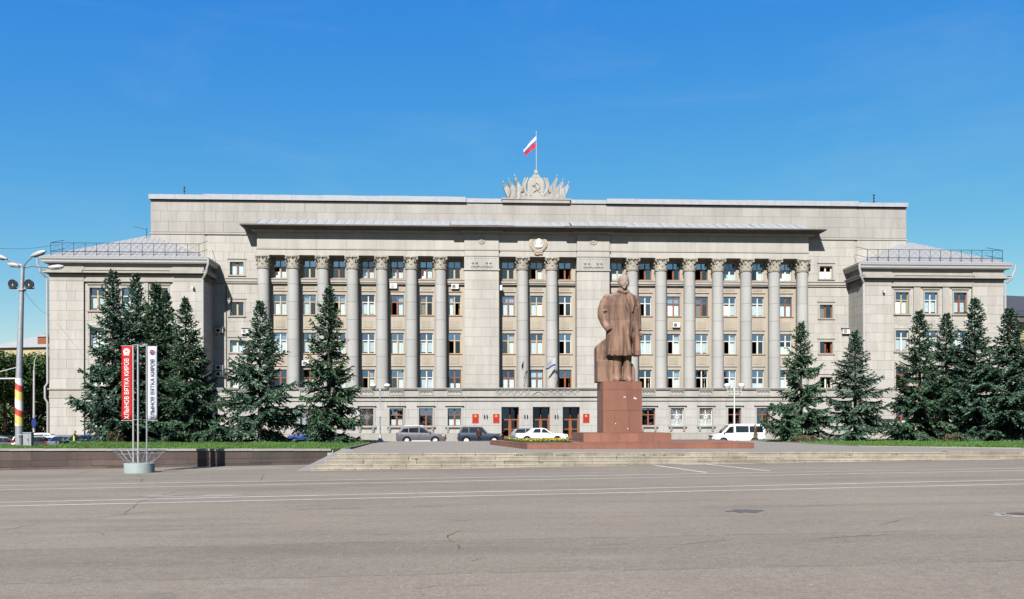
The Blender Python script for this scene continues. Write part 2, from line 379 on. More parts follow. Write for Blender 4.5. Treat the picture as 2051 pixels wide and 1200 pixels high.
# larger cracks with weeds in them, a tar patch, a broken manhole rim
def crack(pts, w, mat='crack', seed=0):
    r2 = random.Random(seed); P = []
    for (a, b) in zip(pts[:-1], pts[1:]):
        n_ = max(2, int(math.hypot(b[0]-a[0], (b[1]-a[1])*3)/9))
        for i in range(n_): P.append((a[0]+(b[0]-a[0])*i/n_ + r2.uniform(-1.5, 1.5), a[1]+(b[1]-a[1])*i/n_ + r2.uniform(-.7, .7)))
    P.append(pts[-1]); mb = MB(); Q = [Vector(on_sq(*p)) for p in P]; vs = []
    for i, q in enumerate(Q):
        d = (Q[min(i+1, len(Q)-1)]-Q[max(i-1, 0)]).normalized(); ww = .62*w*(.3+r2.random())*math.sin(math.pi*(i+.4)/(len(Q)))
        for s in (-1, 1): vs.append((q.x-d.y*ww*s, q.y+d.x*ww*s, .0127*(q.x-d.y*ww*s)+.003))
    mb.add(vs, [(2*i, 2*i+2, 2*i+3, 2*i+1) for i in range(len(Q)-1)])
    return mb.obj('crack', M[mat], kind='structure')
for i, (pts, w, mt) in enumerate([
    ([(922, 1062), (905, 1070), (895, 1072), (898, 1080), (905, 1086)], .035, 'weed'), ([(915, 1090), (919, 1094), (919, 1101)], .03, 'weed'),
    ([(575, 1021), (640, 1018), (745, 1018)], .04, 'weed'), ([(795, 1017), (870, 1014), (905, 1013)], .03, 'weed'),
    ([(0, 1062), (45, 1053), (70, 1049)], .022, 'crack'), ([(190, 1067), (205, 1066), (208, 1071)], .03, 'weed'),
    ([(255, 1062), (330, 1060), (400, 1057), (462, 1052)], .016, 'crack'), ([(240, 1032), (268, 1015), (275, 1005), (345, 985), (368, 980)], .03, 'crack'),
    ([(165, 1037), (230, 1031), (310, 1023)], .028, 'crack'), ([(1185, 1094), (1230, 1091), (1280, 1090)], .016, 'crack'),
    ([(1760, 1056), (1768, 1052), (1800, 1044), (1838, 1037)], .022, 'weed'), ([(1350, 1093), (1420, 1086), (1465, 1084)], .018, 'crack'),
    ([(1620, 1082), (1690, 1077), (1790, 1072)], .03, 'crack'), ([(1600, 1016), (1690, 1012)], .018, 'crack'), ([(1640, 950), (1760, 963)], .02, 'crack'),
    ([(270, 945), (285, 958), (282, 966)], .03, 'crack'), ([(520, 965), (530, 948)], .03, 'crack'), ([(150, 948), (190, 940)], .03, 'crack'),
    ([(830, 1180), (890, 1171)], .010, 'crack'), ([(280, 1190), (360, 1186)], .010, 'crack'), ([(440, 1117), (500, 1119)], .012, 'weed'), ([(945, 1124), (965, 1117)], .014, 'crack'),
    ([(900, 1176), (1000, 1169)], .008, 'crack'), ([(700, 1071), (880, 1069)], .016, 'weed'), ([(860, 1044), (1010, 1041)], .014, 'crack')]):
    crack(pts, w, mt, i)
def blot(name, px, py, rx, ry, mat, dz=.005, seed=1, n=22):
    r2 = random.Random(seed); x, y = on_sq(px, py); vs = [(x, y, .0127*x+dz)]
    for i in range(n):
        a = 2*math.pi*i/n; k = r2.uniform(.6, 1.15); xx, yy = x+rx*k*math.cos(a), y+ry*k*math.sin(a); vs.append((xx, yy, .0127*xx+dz))
    return MB().add(vs, [(0, i+1, (i+1) % n+1) for i in range(n)]).obj(name, M[mat], kind='structure')
blot('tar_patch', 1492, 1025, .42, .35, 'tar'); blot('worn_patch', 2036, 1034, .45, .55, 'worn', .004, 3)
for j, (px, py, rx, ry) in enumerate([(400, 992, 1.6, .5), (470, 937, 3.0, .5), (330, 991, 1.1, .3)]): blot('worn_patch', px, py, rx, ry, 'worn', .0035, 9+j, 40)
mh = thing('manhole', 'rusty round manhole cover in a crumbling pale rim on the asphalt', 'manhole', (on_sq(2049, 1034)[0], on_sq(2049, 1034)[1], .0127*on_sq(2049, 1034)[0]))
M['rust'] = solid('rusty_iron', (.13, .085, .065), .8, .2, .2, 12)
MB().lathe([(.28, .0), (.28, .02), (.25, .024), (.0, .024)], 24).obj('cover', M['rust'], mh); MB().lathe([(.36, 0), (.36, .015), (.29, .02), (.29, 0)], 24, cap=False).obj('rim', M['coping'], mh)

# ---------------------------------------------------------------- raised plaza, steps, lawns, retaining wall
PZ = .58
plaza = MB(); plaza.prism([(-7.62, 38.92), (22.6, 39.15), (45, 39.6), (45, 67.8), (-10.25, 67.8), (-8.2, 44.2), (-7.62, 43)], 'z', -1.0, PZ)
plaza.obj('plaza_pavement', M['paving'], kind='structure')
MB().prism([(-9.15, 37.15), (-8.42, 37.3), (-7.64, 38.9), (-7.64, 43.0), (-8.2, 44.2), (-8.6, 44.2)], 'z', -1.0, -.2).obj('ramp_base', M['coping'], kind='structure')
ramp_ = MB()
def rz(y): return -.13 + (y-37.15)/(44.2-37.15)*(PZ+.04+.13)
P_ = [(-9.15, 37.15), (-8.42, 37.3), (-7.64, 38.9), (-7.64, 43.0), (-8.2, 44.2), (-8.6, 44.2)]
ramp_.add([(x, y, -.21) for x, y in P_] + [(x, y, rz(y)+.02) for x, y in P_], [(0,1,2,3,4,5), (6,7,8,9,10,11)] + [(i, (i+1) % 6, 6+(i+1) % 6, 6+i) for i in range(6)])
ramp_.obj('ramp', M['coping'], kind='structure')

steps = thing('stone_steps', 'wide flight of four worn yellowish stone steps up from the square to the plaza', 'steps', (0, 38, 0))
r3 = random.Random(5)
sm = {}
for c in range(5):
    top = PZ + .004 - .145*c; y1 = 38.92 - .38*c; x = -7.72 - .2*c
    while x < 22.4 + .0*c:
        w = r3.choice([1.5, 1.9, 2.3, 1.7]); w = min(w, 22.6-x)
        if w < .25: break
        if c >= 2 and x + w > 60: break
        key = (round(w, 2),)
        if key not in sm:
            b_ = MB(); ww = w-.016; dd = .395
            b_.add([(0, -dd, -.3), (ww, -dd, -.3), (ww, .05, -.3), (0, .05, -.3), (0, -dd, -.028), (ww, -dd, -.028), (ww, .05, 0), (0, .05, 0), (0, -dd-.018, -.026), (ww, -dd-.018, -.026), (ww, -dd-.006, 0), (0, -dd-.006, 0), (0, -dd-.018, -.052), (ww, -dd-.018, -.052), (0, -dd, -.056), (ww, -dd, -.056)],
                   [(0,1,15,14), (14,15,13,12), (12,13,9,8), (8,9,10,11), (11,10,6,7), (1,2,6,10,9,13,15), (0,14,12,8,11,7,3), (2,3,7,6), (0,3,2,1)])
            sm[key] = b_.mesh('step_stone', M['step'])
        gz = .0127*(x+w/2)
        if top > gz - .02:
            place('step_stone', sm[key], steps, (x, y1 - 38 + (x+7.7)*.0076 + r3.uniform(-.015, .015), top + r3.uniform(-.012, .008)), (r3.uniform(-.012, .012), r3.uniform(-.004, .004), r3.uniform(-.004, .006)))
        x += w
# tufts of weed in the joints of the steps
wm = MB(); r3 = random.Random(11)
for (px, c) in [(1035, 0), (1045, 0), (1128, 0), (1135, 0), (832, 1), (1085, 2), (1120, 0), (1290, 0), (1310, 0), (1330, 0), (1365, 0), (1700, 0), (1560, 1), (1790, 0)]:
    y = 38.92-.38*c-.40; x = (px-CX)/F*y; z = PZ-.145*(c+1)+.01
    for k in range(14):
        a = r3.uniform(0, 6.28); d = r3.uniform(0, .12); h = r3.uniform(.04, .11); bx, by = x+d*math.cos(a)*1.5, y-.03+abs(d*math.sin(a))*-.4
        wm.add([(bx-.012, by, z), (bx+.012, by, z), (bx+r3.uniform(-.05, .05), by-r3.uniform(0, .05), z+h)], [(0, 1, 2)])
tag(wm.obj('weeds', M['weed'], kind='stuff'), 'tufts of dry green weed growing in the step joints', 'weeds')

# lawns
def lawn(name, poly, z):
    mb = MB(); n_ = len(poly)
    mb.add([(x, y, z(x, y)) for x, y in poly] + [(x, y, -1.2) for x, y in poly], [tuple(range(n_))] + [(i, (i+1) % n_, n_+(i+1) % n_, n_+i) for i in range(n_)])
    return mb.obj(name, M['soil'], kind='structure')
def zl(x, y): return .60 + max(0, -9-x)*.0052
def wy(x): return 43.4 + (x+9.2)*.0914          # front face of the retaining wall
L1 = [(-8.65, 44.3), (-10.35, 67.8), (-31, 69), (-29, 60), (-26.9, 53), (-27.6, 50), (-29.5, 47.3), (-48, 44.5), (-48, wy(-48)+.35), (-30, wy(-30)+.35), (-9.3, 43.75)]
lawn('left_lawn', L1, zl)
def zr(x, y): return PZ + .03
L2 = [(18.75, 67.9), (19.5, 48.8), (22, 46.2), (25.4, 43.6), (30, 42.9), (60, 43), (60, 69), (18.9, 69)]
lawn('right_lawn', L2, zr)
# stone kerb between lawn and plaza
kb = MB()
for (a, b_) in [((-8.62, 44.25), (-10.32, 67.8)), ((18.72, 67.9), (19.45, 48.8)), ((19.45, 48.8), (22, 46.1)), ((22, 46.1), (25.4, 43.5)), ((25.4, 43.5), (30, 42.8))]:
    d = (Vector(b_)-Vector(a)); L_ = d.length; d /= L_; nn = Vector((-d.y, d.x))*.06; k = max(1, int(L_/1.2))
    for i in range(k):
        p, q = Vector(a)+d*(L_*i/k+.01), Vector(a)+d*(L_*(i+1)/k-.01)
        kb.prism([(p.x-nn.x, p.y-nn.y), (q.x-nn.x, q.y-nn.y), (q.x+nn.x, q.y+nn.y), (p.x+nn.x, p.y+nn.y)], 'z', .3, PZ+.05)
kb.obj('kerb', M['coping'], kind='structure')
def inside(poly, X, Y):
    c = np.zeros(len(X), bool); j = len(poly)-1
    for i in range(len(poly)):
        xi, yi = poly[i]; xj, yj = poly[j]
        c ^= ((yi > Y) != (yj > Y)) & (X < (xj-xi)*(Y-yi)/(yj-yi+1e-12)+xi); j = i
    return c
def grass(name, poly, zf, n, label, seed):
    r_ = np.random.default_rng(seed); P = np.array(poly); lo, hi = P.min(0), P.max(0)
    X = r_.uniform(lo[0], hi[0], n*3); Y = lo[1] + (hi[1]-lo[1])*r_.uniform(0, 1, n*3)**1.7
    k = inside(poly, X, Y); X, Y = X[k][:n], Y[k][:n]; n = len(X)
    Z = np.array([zf(x, y) for x, y in zip(X, Y)])
    h = r_.uniform(.05, .135, n)*(1+.35*np.sin(X*1.9+np.cos(Y*1.3)*2)*np.sin(Y*.9)); w = r_.uniform(.012, .03, n)
    a = r_.uniform(0, 2*np.pi, n); lx, ly = r_.normal(0, .05, n), r_.normal(0, .05, n)
    V = np.zeros((n, 3, 3)); V[:, 0] = np.c_[X-w*np.cos(a), Y-w*np.sin(a), Z-.01]; V[:, 1] = np.c_[X+w*np.cos(a), Y+w*np.sin(a), Z-.01]; V[:, 2] = np.c_[X+lx, Y+ly, Z+h]
    o = place(name, arr_mesh(name, V.reshape(-1, 3), np.arange(3*n).reshape(-1, 3), M['grass']))
    return tag(o, label, 'grass', kind='stuff')
grass('grass', L1, zl, 130000, 'bright green grass of the lawn above the dark granite wall', 1)
grass('grass', L2, zr, 110000, 'bright green grass of the lawn under the right row of spruces', 2)

# granite retaining wall in front of the left lawn
rw = thing('retaining_wall', 'low dark granite retaining wall with pale coping along the left lawn', 'wall', (0, 0, 0))
ang = math.atan(.0914); core = MB()
core.prism([(-50, wy(-50)+.04), (-8.9, wy(-8.9)+.04), (-8.9, wy(-8.9)+.35), (-50, wy(-50)+.35)], 'z', -1.4, .58); core.obj('core', M['mortar'], rw)
r3 = random.Random(21); ub = MB().box(0, 1, -.5, .5, 0, 1).mesh('granite_slab', M['gran_dark'])
def wall_row(name, x0, x1, ws, zt, zb, y_off, th, mesh):
    x = x0
    while x < x1-.2:
        w = min(r3.choice(ws), x1-x)
        a_, b_ = zt(x+w/2), zb(x+w/2)
        place(name, mesh, rw, (x+.006, wy(x)+y_off+th/2, b_), (0, 0, ang), ((w-.006)/math.cos(ang), th, a_-b_))
        x += w
ztop = lambda x: zl(x, 43)-.055
mid_ = lambda x: .0127*x + (zl(x, 43)-.0127*x)*.48 - .02
low_ = lambda x: .0127*x + .13
wall_row('granite_slab', -48, -9.05, [1.5, 1.9, 2.4, 1.2], ztop, lambda x: mid_(x)+.012, .0, .06, ub)
wall_row('granite_slab', -48.6, -9.1, [1.1, 1.7, 2.2, 1.9], mid_, lambda x: low_(x)+.012, .0, .06, ub)
wall_row('granite_slab', -48.3, -9.2, [2.8, 2.2, 3.0], low_, lambda x: .0127*x-.3, .012, .06, ub)
uc = MB().box(0, 1, -.5, .5, 0, 1).mesh('coping_stone', M['coping'])
wall_row('coping_stone', -48, -9.0, [1.6, 2.0, 1.3], lambda x: zl(x, 43)+.055, lambda x: zl(x, 43)-.05, -.07, .46, uc)
# rough boulders of broken wall beside the right end of the steps
bl = thing('broken_wall', 'broken stump of a dark stone wall beside the right end of the steps', 'wall', (22.9, 39.4, .3))
for k, (x, y, rx, rz_) in enumerate([(.9, 0, .5, .22), (1.7, .1, .6, .28), (2.6, 0, .6, .25)]):
    o = MB(); o.ball((x, y, rz_*.6), (rx, .3, rz_), 9, 5); o.obj('stone', M['gran_dark'], bl)
# ---------------------------------------------------------------- the government building: local u (right), v (away), z
TH = R(2.9)
B = thing('government_building', 'long pale stone government building with a row of tall columns and two lower wings', 'building', ((1076-CX)/F*97.0, 97.0, 0), TH)
def wall(name, u0, u1, z0, z1, v, holes, mat, parent=None, depth=.3, kind=None, face='v', reveal=None):
    "flat wall with openings and their reveals; holes: (u0, u1, z0, z1)"
    holes = [(max(a, u0), min(b, u1), max(c, z0), min(d, z1)) for a, b, c, d in holes if a < u1 and b > u0 and c < z1 and d > z0]
    U = sorted({u0, u1} | {h[0] for h in holes} | {h[1] for h in holes}); Z = sorted({z0, z1} | {h[2] for h in holes} | {h[3] for h in holes})
    mb = MB()
    for i in range(len(U)-1):
        run = None
        for j in range(len(Z)-1):
            uc, zc = (U[i]+U[i+1])/2, (Z[j]+Z[j+1])/2
            solid_ = not any(h[0] < uc < h[1] and h[2] < zc < h[3] for h in holes)
            if solid_ and run is None: run = Z[j]
            if (not solid_ or j == len(Z)-2) and run is not None:
                e = Z[j+1] if solid_ else Z[j]
                mb.add([(U[i], v, run), (U[i+1], v, run), (U[i+1], v, e), (U[i], v, e)], [(0, 1, 2, 3)]); run = None
    mr = 1 if reveal else 0
    for a, b, c, d in holes:
        q = v + depth
        mb.add([(a, v, c), (a, q, c), (a, q, d), (a, v, d)], [(0, 1, 2, 3)], mr); mb.add([(b, v, c), (b, q, c), (b, q, d), (b, v, d)], [(0, 3, 2, 1)], mr)
        mb.add([(a, v, c), (b, v, c), (b, q, c), (a, q, c)], [(0, 1, 2, 3)], mr); mb.add([(a, v, d), (b, v, d), (b, q, d), (a, q, d)], [(0, 3, 2, 1)], mr)
    if face == 'u':
        mb.v = [(y, x, z) for x, y, z in mb.v]
    return mb.obj(name, [mat, reveal] if reveal else mat, parent or B)

# ashlar facing: gathered first, the largest 290 become objects of their own
BLOCKS = []
def facing(u0, u1, z0, z1, v, holes, ch, bw, parent, mat='ashlar', face='v', seed=0, side=-1):
    r_ = random.Random(seed); nz = max(1, round((z1-z0)/ch)); h = (z1-z0)/nz
    for j in range(nz):
        a, b = z0+j*h, z0+(j+1)*h
        nb = max(1, round((u1-u0)/bw)); w = (u1-u0)/nb; off = (.5 if j % 2 else 0)*w
        cuts = [u0] + [u0+off+w*i + (r_.uniform(-.12, .12)*w if nb > 2 else 0) for i in range(0 if off else 1, nb)] + [u1]
        for c, d in zip(cuts[:-1], cuts[1:]):
            if d-c < .1: continue
            rects = [(c, d, a, b)]
            for H in holes:
                new = []
                for (p, q, s, t) in rects:
                    if H[0] >= q or H[1] <= p or H[2] >= t or H[3] <= s: new.append((p, q, s, t)); continue
                    if H[0] > p: new.append((p, H[0], s, t))
                    if H[1] < q: new.append((H[1], q, s, t))
                    p2, q2 = max(p, H[0]), min(q, H[1])
                    if H[2] > s: new.append((p2, q2, s, H[2]))
                    if H[3] < t: new.append((p2, q2, H[3], t))
                rects = new
            for (p, q, s, t) in rects:
                if q-p > .09 and t-s > .07: BLOCKS.append(((q-p)*(t-s), p+.009, q-.009, s+.009, t-.009, v, parent, mat, face, side, r_.uniform(0, .006)))
def build_blocks():
    BLOCKS.sort(key=lambda b: -b[0]); meshes = {}
    for m in ('ashlar', 'ashlar_grey', 'ashlar_dark'): meshes[m] = MB().box(0, 1, 0, 1, 0, 1).mesh('stone_block', M[m])
    rest = {}
    for i, (A, p, q, s, t, v, par, mat, face, side, jit) in enumerate(BLOCKS):
        th = .035 + jit
        if face == 'v': lo, sc = (p, v-th, s), (q-p, th+.01, t-s)
        else: lo, sc = ((v-th) if side < 0 else (v-.01), p, s), (th+.01, q-p, t-s)
        if i < 290: place('stone_block', meshes[mat], par, lo, (0, 0, 0), sc)
        else: rest.setdefault(mat, MB()).box(lo[0], lo[0]+sc[0], lo[1], lo[1]+sc[1], lo[2], lo[2]+sc[2])
    mb = MB()
    for k, (mat, q) in enumerate(rest.items()):
        mb.add(q.v, q.f, 0); mb.m[-len(q.f):] = [k]*len(q.f)
    mb.obj('small_stone_blocks', [M[k] for k in rest], B, kind='stuff')

COLS = [-29.87 + 3.2033*k for k in range(7)] + [-1.62, 1.62] + [10.62 + 3.2083*k for k in range(7)]
BAYS = [(COLS[i]+COLS[i+1])/2 for i in range(6)] + [-9.15, -3.18, 0, 3.18, 9.1] + [(COLS[9+i]+COLS[10+i])/2 for i in range(6)]
ROWS = [(18.08, 20.02), (14.02, 16.25), (9.76, 12.05), (5.55, 8.0)]
GROUND_WIN = [b for b in BAYS if abs(b) > 5]
SIDE = [(-33.55, -32.1), (32.0, 33.45)]
SROWS = [(18.28, 19.68), (13.82, 15.32), (9.84, 11.15), (5.8, 7.17)]
WW = 1.42

# --- wall between the columns
holes = [(b-WW/2, b+WW/2, z0, z1) for b in BAYS for z0, z1 in ROWS]
W0 = wall('colonnade_wall', -30.4, 30.4, 4.8, 20.6, .45, holes, M['plaster'], reveal=M['trim'])
pm = MB().box(-.5, .5, -.03, .01, 0, .78).mesh('spandrel_panel', M['panel'])
hm = MB(); hm.box(-.82, .82, -.11, 0, 0, .10); hm = hm.mesh('hood_moulding', M['trim'])
for b in BAYS:
    for z in (12.62, 8.62): place('spandrel_panel', pm, W0, (b, .45, z))
    place('spandrel_panel', pm, W0, (b, .45, 12.62+4.25 - .0), (0, 0, 0), (1.1, 1, .35))
    for z in (16.62, 12.42-.0, 8.36): place('hood_moulding', hm, W0, (b, .45, z), (0, 0, 0), (1, 1, .6))
sc_ = MB()
for a, c in [(-30.4, -8.0), (-4.3, 4.3), (8.0, 30.4)]:
    sc_.box(a, c, .05, .44, 17.56, 17.84); sc_.box(a, c, .16, .44, 17.40, 17.56); sc_.box(a, c, -.02, .44, 17.84, 17.93)
sc_.obj('string_course', M['trim'], W0)
# --- near-black sheets behind the windows, coloured as the gloom of unlit rooms
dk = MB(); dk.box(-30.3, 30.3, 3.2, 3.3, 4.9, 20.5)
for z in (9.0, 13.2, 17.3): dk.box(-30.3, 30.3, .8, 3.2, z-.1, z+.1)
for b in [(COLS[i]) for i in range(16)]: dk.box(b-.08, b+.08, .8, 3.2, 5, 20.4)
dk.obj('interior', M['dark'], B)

# --- main block beside and above the colonnade
sideh = [(a, b, c, d) for (a, b) in SIDE for (c, d) in SROWS]
for s, (a, b) in zip((-1, 1), ((-36.0, -30.3), (30.3, 36.0))):
    w_ = wall('main_wall', a, b, 4.8, 22.75, 0, sideh, M['mortar'], depth=.35, reveal=M['trim'])
    hz = [(h[0]-.12, h[1]+.12, h[2]-.12, h[3]+.12) for h in sideh]
    facing(a, b, 4.9, 17.3, 0, hz, 1.03, 1.75, w_, seed=3+s)
    facing(a, b, 17.85, 22.72, 0, hz, 1.06, 1.75, w_, seed=5+s)
    st = MB(); st.box(a, b, -.28, .02, 17.52, 17.84); st.box(a, b, -.18, .02, 17.34, 17.52); st.box(a, b, -.36, .02, 17.84, 17.90); st.obj('string_course', M['trim'], w_)
    MB().box(a, b, 1.4, 1.5, 5, 20.5).obj('interior', M['dark'], w_)
    for h in sideh:
        if a < h[0] < b:
            fr = MB(); A_, B_, C_, D_ = h
            fr.box(A_-.20, A_-.002, -.075, .01, C_-.2, D_+.2); fr.box(B_+.002, B_+.20, -.075, .01, C_-.2, D_+.2)
            fr.box(A_-.002, B_+.002, -.075, .01, D_+.002, D_+.2); fr.box(A_-.25, B_+.25, -.16, .01, C_-.15, C_-.03); fr.box(A_-.32, B_+.32, -.13, .01, D_+.32, D_+.40)
            fr.obj('window_surround', M['trim'], w_)
att = MB(); att.box(-42, 42, 0, 16, 22.75, 26.35); att.box(-42, -35.5, .0, 16, 19, 22.75); att.box(35.5, 42, .0, 16, 19, 22.75); att.box(-36.3, 36.3, -.06, 0.01, 22.75, 26.36); att.box(-7.75, 7.7, -.12, -.05, 22.75, 26.37)
att.obj('attic_wall', M['mortar'], B); attic = bpy.context.scene.objects['attic_wall']
facing(-42, -36.32, 22.9, 26.33, 0, [], 1.14, 2.1, attic, 'ashlar_dark', seed=11); facing(36.32, 42, 22.9, 26.33, 0, [], 1.14, 2.1, attic, 'ashlar_dark', seed=12)
facing(-36.3, -7.77, 22.9, 26.33, -.06, [], 1.14, 2.2, attic, 'ashlar_dark', seed=13); facing(7.72, 36.3, 22.9, 26.33, -.06, [], 1.14, 2.2, attic, 'ashlar_dark', seed=14); facing(-7.75, 7.7, 22.9, 26.33, -.12, [], 1.14, 2.0, attic, 'ashlar_dark', seed=15)
facing(-42, -36.32, 19.6, 22.6, 0, [], 1.1, 1.9, attic, seed=16); facing(36.32, 42, 19.6, 22.6, 0, [], 1.1, 1.9, attic, seed=17)
facing(.0, 15.9, 19.6, 26.33, -42, [], 1.14, 2.2, attic, 'ashlar_dark', face='u', seed=18); facing(.0, 15.9, 19.6, 26.33, 42, [], 1.14, 2.2, attic, 'ashlar_dark', face='u', seed=19, side=1)
bd = MB(); bd.box(-42.1, -36.3, -.10, .02, 22.66, 22.80); bd.box(36.3, 42.1, -.10, .02, 22.66, 22.80); bd.box(-36.3, -30.5, -.18, .02, 22.66, 22.80); bd.box(30.5, 36.3, -.18, .02, 22.66, 22.80)
bd.obj('band', M['trim'], attic)
for k, (a, b, v0, z1) in enumerate([(-42.15, -36.35, -.36, 26.93), (-36.35, -7.85, -.42, 26.98), (-7.85, -3.9, -.24, 26.86), (3.72, 7.75, -.24, 26.86), (7.75, 36.35, -.42, 26.95), (36.35, 42.1, -.36, 26.84)]):
    n_ = max(1, round((b-a)/3.1)); c_ = MB()
    for i in range(n_):
        p, q = a+(b-a)*i/n_+.006, a+(b-a)*(i+1)/n_-.006; d1, d2 = rng.uniform(-.02, .02), rng.uniform(-.03, .03)
        c_.add([(p, v0, 26.40), (q, v0, 26.40), (q, v0+.02, z1+d2), (p, v0+.02, z1+d1), (p, 16.2, 26.4), (q, 16.2, 26.4), (q, 1.2, z1+.1), (p, 1.2, z1+.1)], [(0, 1, 2, 3), (0, 4, 5, 1), (3, 2, 6, 7), (7, 6, 5, 4), (0, 3, 7, 4), (1, 5, 6, 2)])
    c_.obj('roof_flashing', M['metal_white'], B)
dp = MB(); dp.box(-42, 42, -.30, 0, 26.375, 26.398); dp.obj('shadow_strip', M['iron'], B)  # dark strip painting the shadow line below the flashing

# --- entablature and cornice
ent = MB(); ent.box(-30.45, 30.4, -.85, .5, 20.32, 23.2)
E_ = ent.obj('entablature', M['trim'], B)
PIL = [(-8.02, -4.28), (4.36, 7.95)]
def ent_blocks(a, b, v):
    n_ = max(1, round((b-a)/3.2))
    for i in range(n_):
        p, q = a+(b-a)*i/n_, a+(b-a)*(i+1)/n_
        BLOCKS.append((9e9, p+.009, q-.009, 21.12, 22.78, v, E_, 'ashlar', 'v', -1, 0)); BLOCKS.append((9e9, p+.009, q-.009, 20.335, 20.93, v, E_, 'ashlar', 'v', -1, 0))
ent_blocks(-30.45, -8.05, -.85); ent_blocks(-4.27, 4.33, -.85); ent_blocks(7.98, 30.4, -.85)
for a, b in PIL:
    MB().box(a-.02, b+.02, -1.07, -.84, 20.33, 23.1).obj('entablature_break', M['trim'], E_)
    BLOCKS.append((9e9, a, b, 21.12, 22.78, -1.07, E_, 'ashlar', 'v', -1, 0)); BLOCKS.append((9e9, a, b, 20.335, 20.93, -1.07, E_, 'ashlar', 'v', -1, 0))
tn = MB(); tn.box(-30.53, 30.48, -.96, .4, 20.96, 21.10)
for a, b in PIL: tn.box(a-.1, b+.1, -1.17, -.86, 20.965, 21.105)
tn.obj('fillet_band', M['trim'], E_)
def cornice_rings(prof, ua, ub, v0=-.85, back=-.0):
    out = []
    for o, z in prof: out.append([(ua-o, back, z), (ua-o, v0-o, z), (ub+o, v0-o, z), (ub+o, back, z)])
    return out
cn = MB()
cn.rings(cornice_rings([(0, 22.72), (.12, 22.74), (.12, 22.80), (.50, 22.86)], -30.45, 30.4), 0, False, False)
cn.rings(cornice_rings([(.50, 22.86), (.56, 22.86), (.56, 22.98), (.50, 22.98)], -30.45, 30.4), 0, False, False)
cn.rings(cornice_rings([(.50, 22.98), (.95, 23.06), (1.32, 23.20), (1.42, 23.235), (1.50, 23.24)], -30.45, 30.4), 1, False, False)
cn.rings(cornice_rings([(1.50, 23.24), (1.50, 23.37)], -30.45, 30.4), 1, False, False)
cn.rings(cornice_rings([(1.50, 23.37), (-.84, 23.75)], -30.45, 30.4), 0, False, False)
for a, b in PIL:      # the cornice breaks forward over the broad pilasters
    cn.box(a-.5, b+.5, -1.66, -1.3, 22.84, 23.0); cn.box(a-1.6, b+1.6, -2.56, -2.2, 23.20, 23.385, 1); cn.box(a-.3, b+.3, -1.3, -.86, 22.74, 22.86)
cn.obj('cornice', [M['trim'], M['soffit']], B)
# zinc sheets on the cornice, each with a raised seam
def sheet(u0, u1, w, z_off=0, vf=-2.30):
    n_ = round((u1-u0)/w); w = (u1-u0)/n_
    sm_ = MB(); sm_.add([(.01, 0, 0), (w-.01, 0, 0), (w-.01, 2.20, .86), (.01, 2.20, .86), (w*.5, 0, .015), (w*.5, 2.20, .95), (.01, 0, -.06), (w-.01, 0, -.06)], [(0, 4, 5, 3), (4, 1, 2, 5), (6, 7, 1, 4, 0)])
    sm_.box(-.02, .025, -.01, 2.2, 0, .05); sm_.v = [(x, y, z + (y/2.2*.86 if k >= 8 and z >= 0 and len(sm_.v)-k <= 8 else 0)) for k, (x, y, z) in enumerate(sm_.v)]
    me = sm_.mesh('roof_sheet', M['metal_white'])
    for i in range(n_): place('roof_sheet', me, CR, (u0+i*w, vf, 23.42+z_off+rng.uniform(-.01, .01)), (rng.uniform(-.012, .012), 0, 0))
CR = MB().box(-30.3, 30.2, -.9, -.1, 23.5, 23.9).obj('cornice_roof', M['metal_roof'], B)
sheet(-30.2, -9.6, 1.05); sheet(9.6, 30.1, 1.05); sheet(-9.5, -3.6, 1.0, .05, -2.5); sheet(-3.5, 3.5, 1.0, .0, -2.32); sheet(3.6, 9.5, 1.0, .05, -2.5)

# --- the two broad pilasters
for k, (a, b) in enumerate(PIL):
    p = MB().box(a, b, -1.0, .5, 5.0, 20.33).obj('pilaster', M['mortar'], B)
    facing(a, b, 5.3, 18.75, -1.0, [], 1.035, 1.85, p, seed=31+k)
    facing(-.98, .45, 5.3, 18.75, a if k else b, [], 1.035, 1.5, p, face='u', seed=33, side=-1 if k else 1)
    cp = MB(); cp.box(a-.03, b+.03, -1.04, -.99, 18.95, 20.3); cp.box(a-.12, b+.12, -1.16, -.5, 18.77, 18.93)
    for i in range(2):
        for j in range(2):
            x = a+1.45*0+.9+.42*j if i == 0 else b-.9-.42*j
            cp.tube([(x, -1.06, 18.98), (x, -1.10, 19.35), (x, -1.14, 19.55)], [.05, .06, .03], 6); cp.ball((x-.02, -1.13, 19.62), (.13, .09, .09), 8, 5); cp.ball((x+.14, -1.1, 19.2), (.09, .06, .05), 6, 4); cp.ball((x-.14, -1.1, 19.18), (.09, .06, .05), 6, 4)
    mid = (a+b)/2
    for t in range(7): cp.ball((mid+(t-3)*.12, -1.08, 19.14+abs(t-3)*.045), (.07, .05, .06), 6, 4)
    for t in range(9): cp.ball((a+.35+t*(b-a-.7)/8, -1.05, 20.12), (.10, .04, .07), 6, 4)
    cp.obj('pilaster_capital', M['relief'], p)
    md = MB(); md.lathe([(.0, -.02), (.30, -.02), (.37, -.06), (.42, -.02), (.42, .03)], 20, (mid, -1.13, 22.05), axis='y'); md.ball((mid, -1.17, 22.02), (.13, .06, .2), 8, 6); md.box(mid-.22, mid+.2, -1.19, -1.14, 21.98, 22.05)
    md.obj('medallion', M['relief'], p)

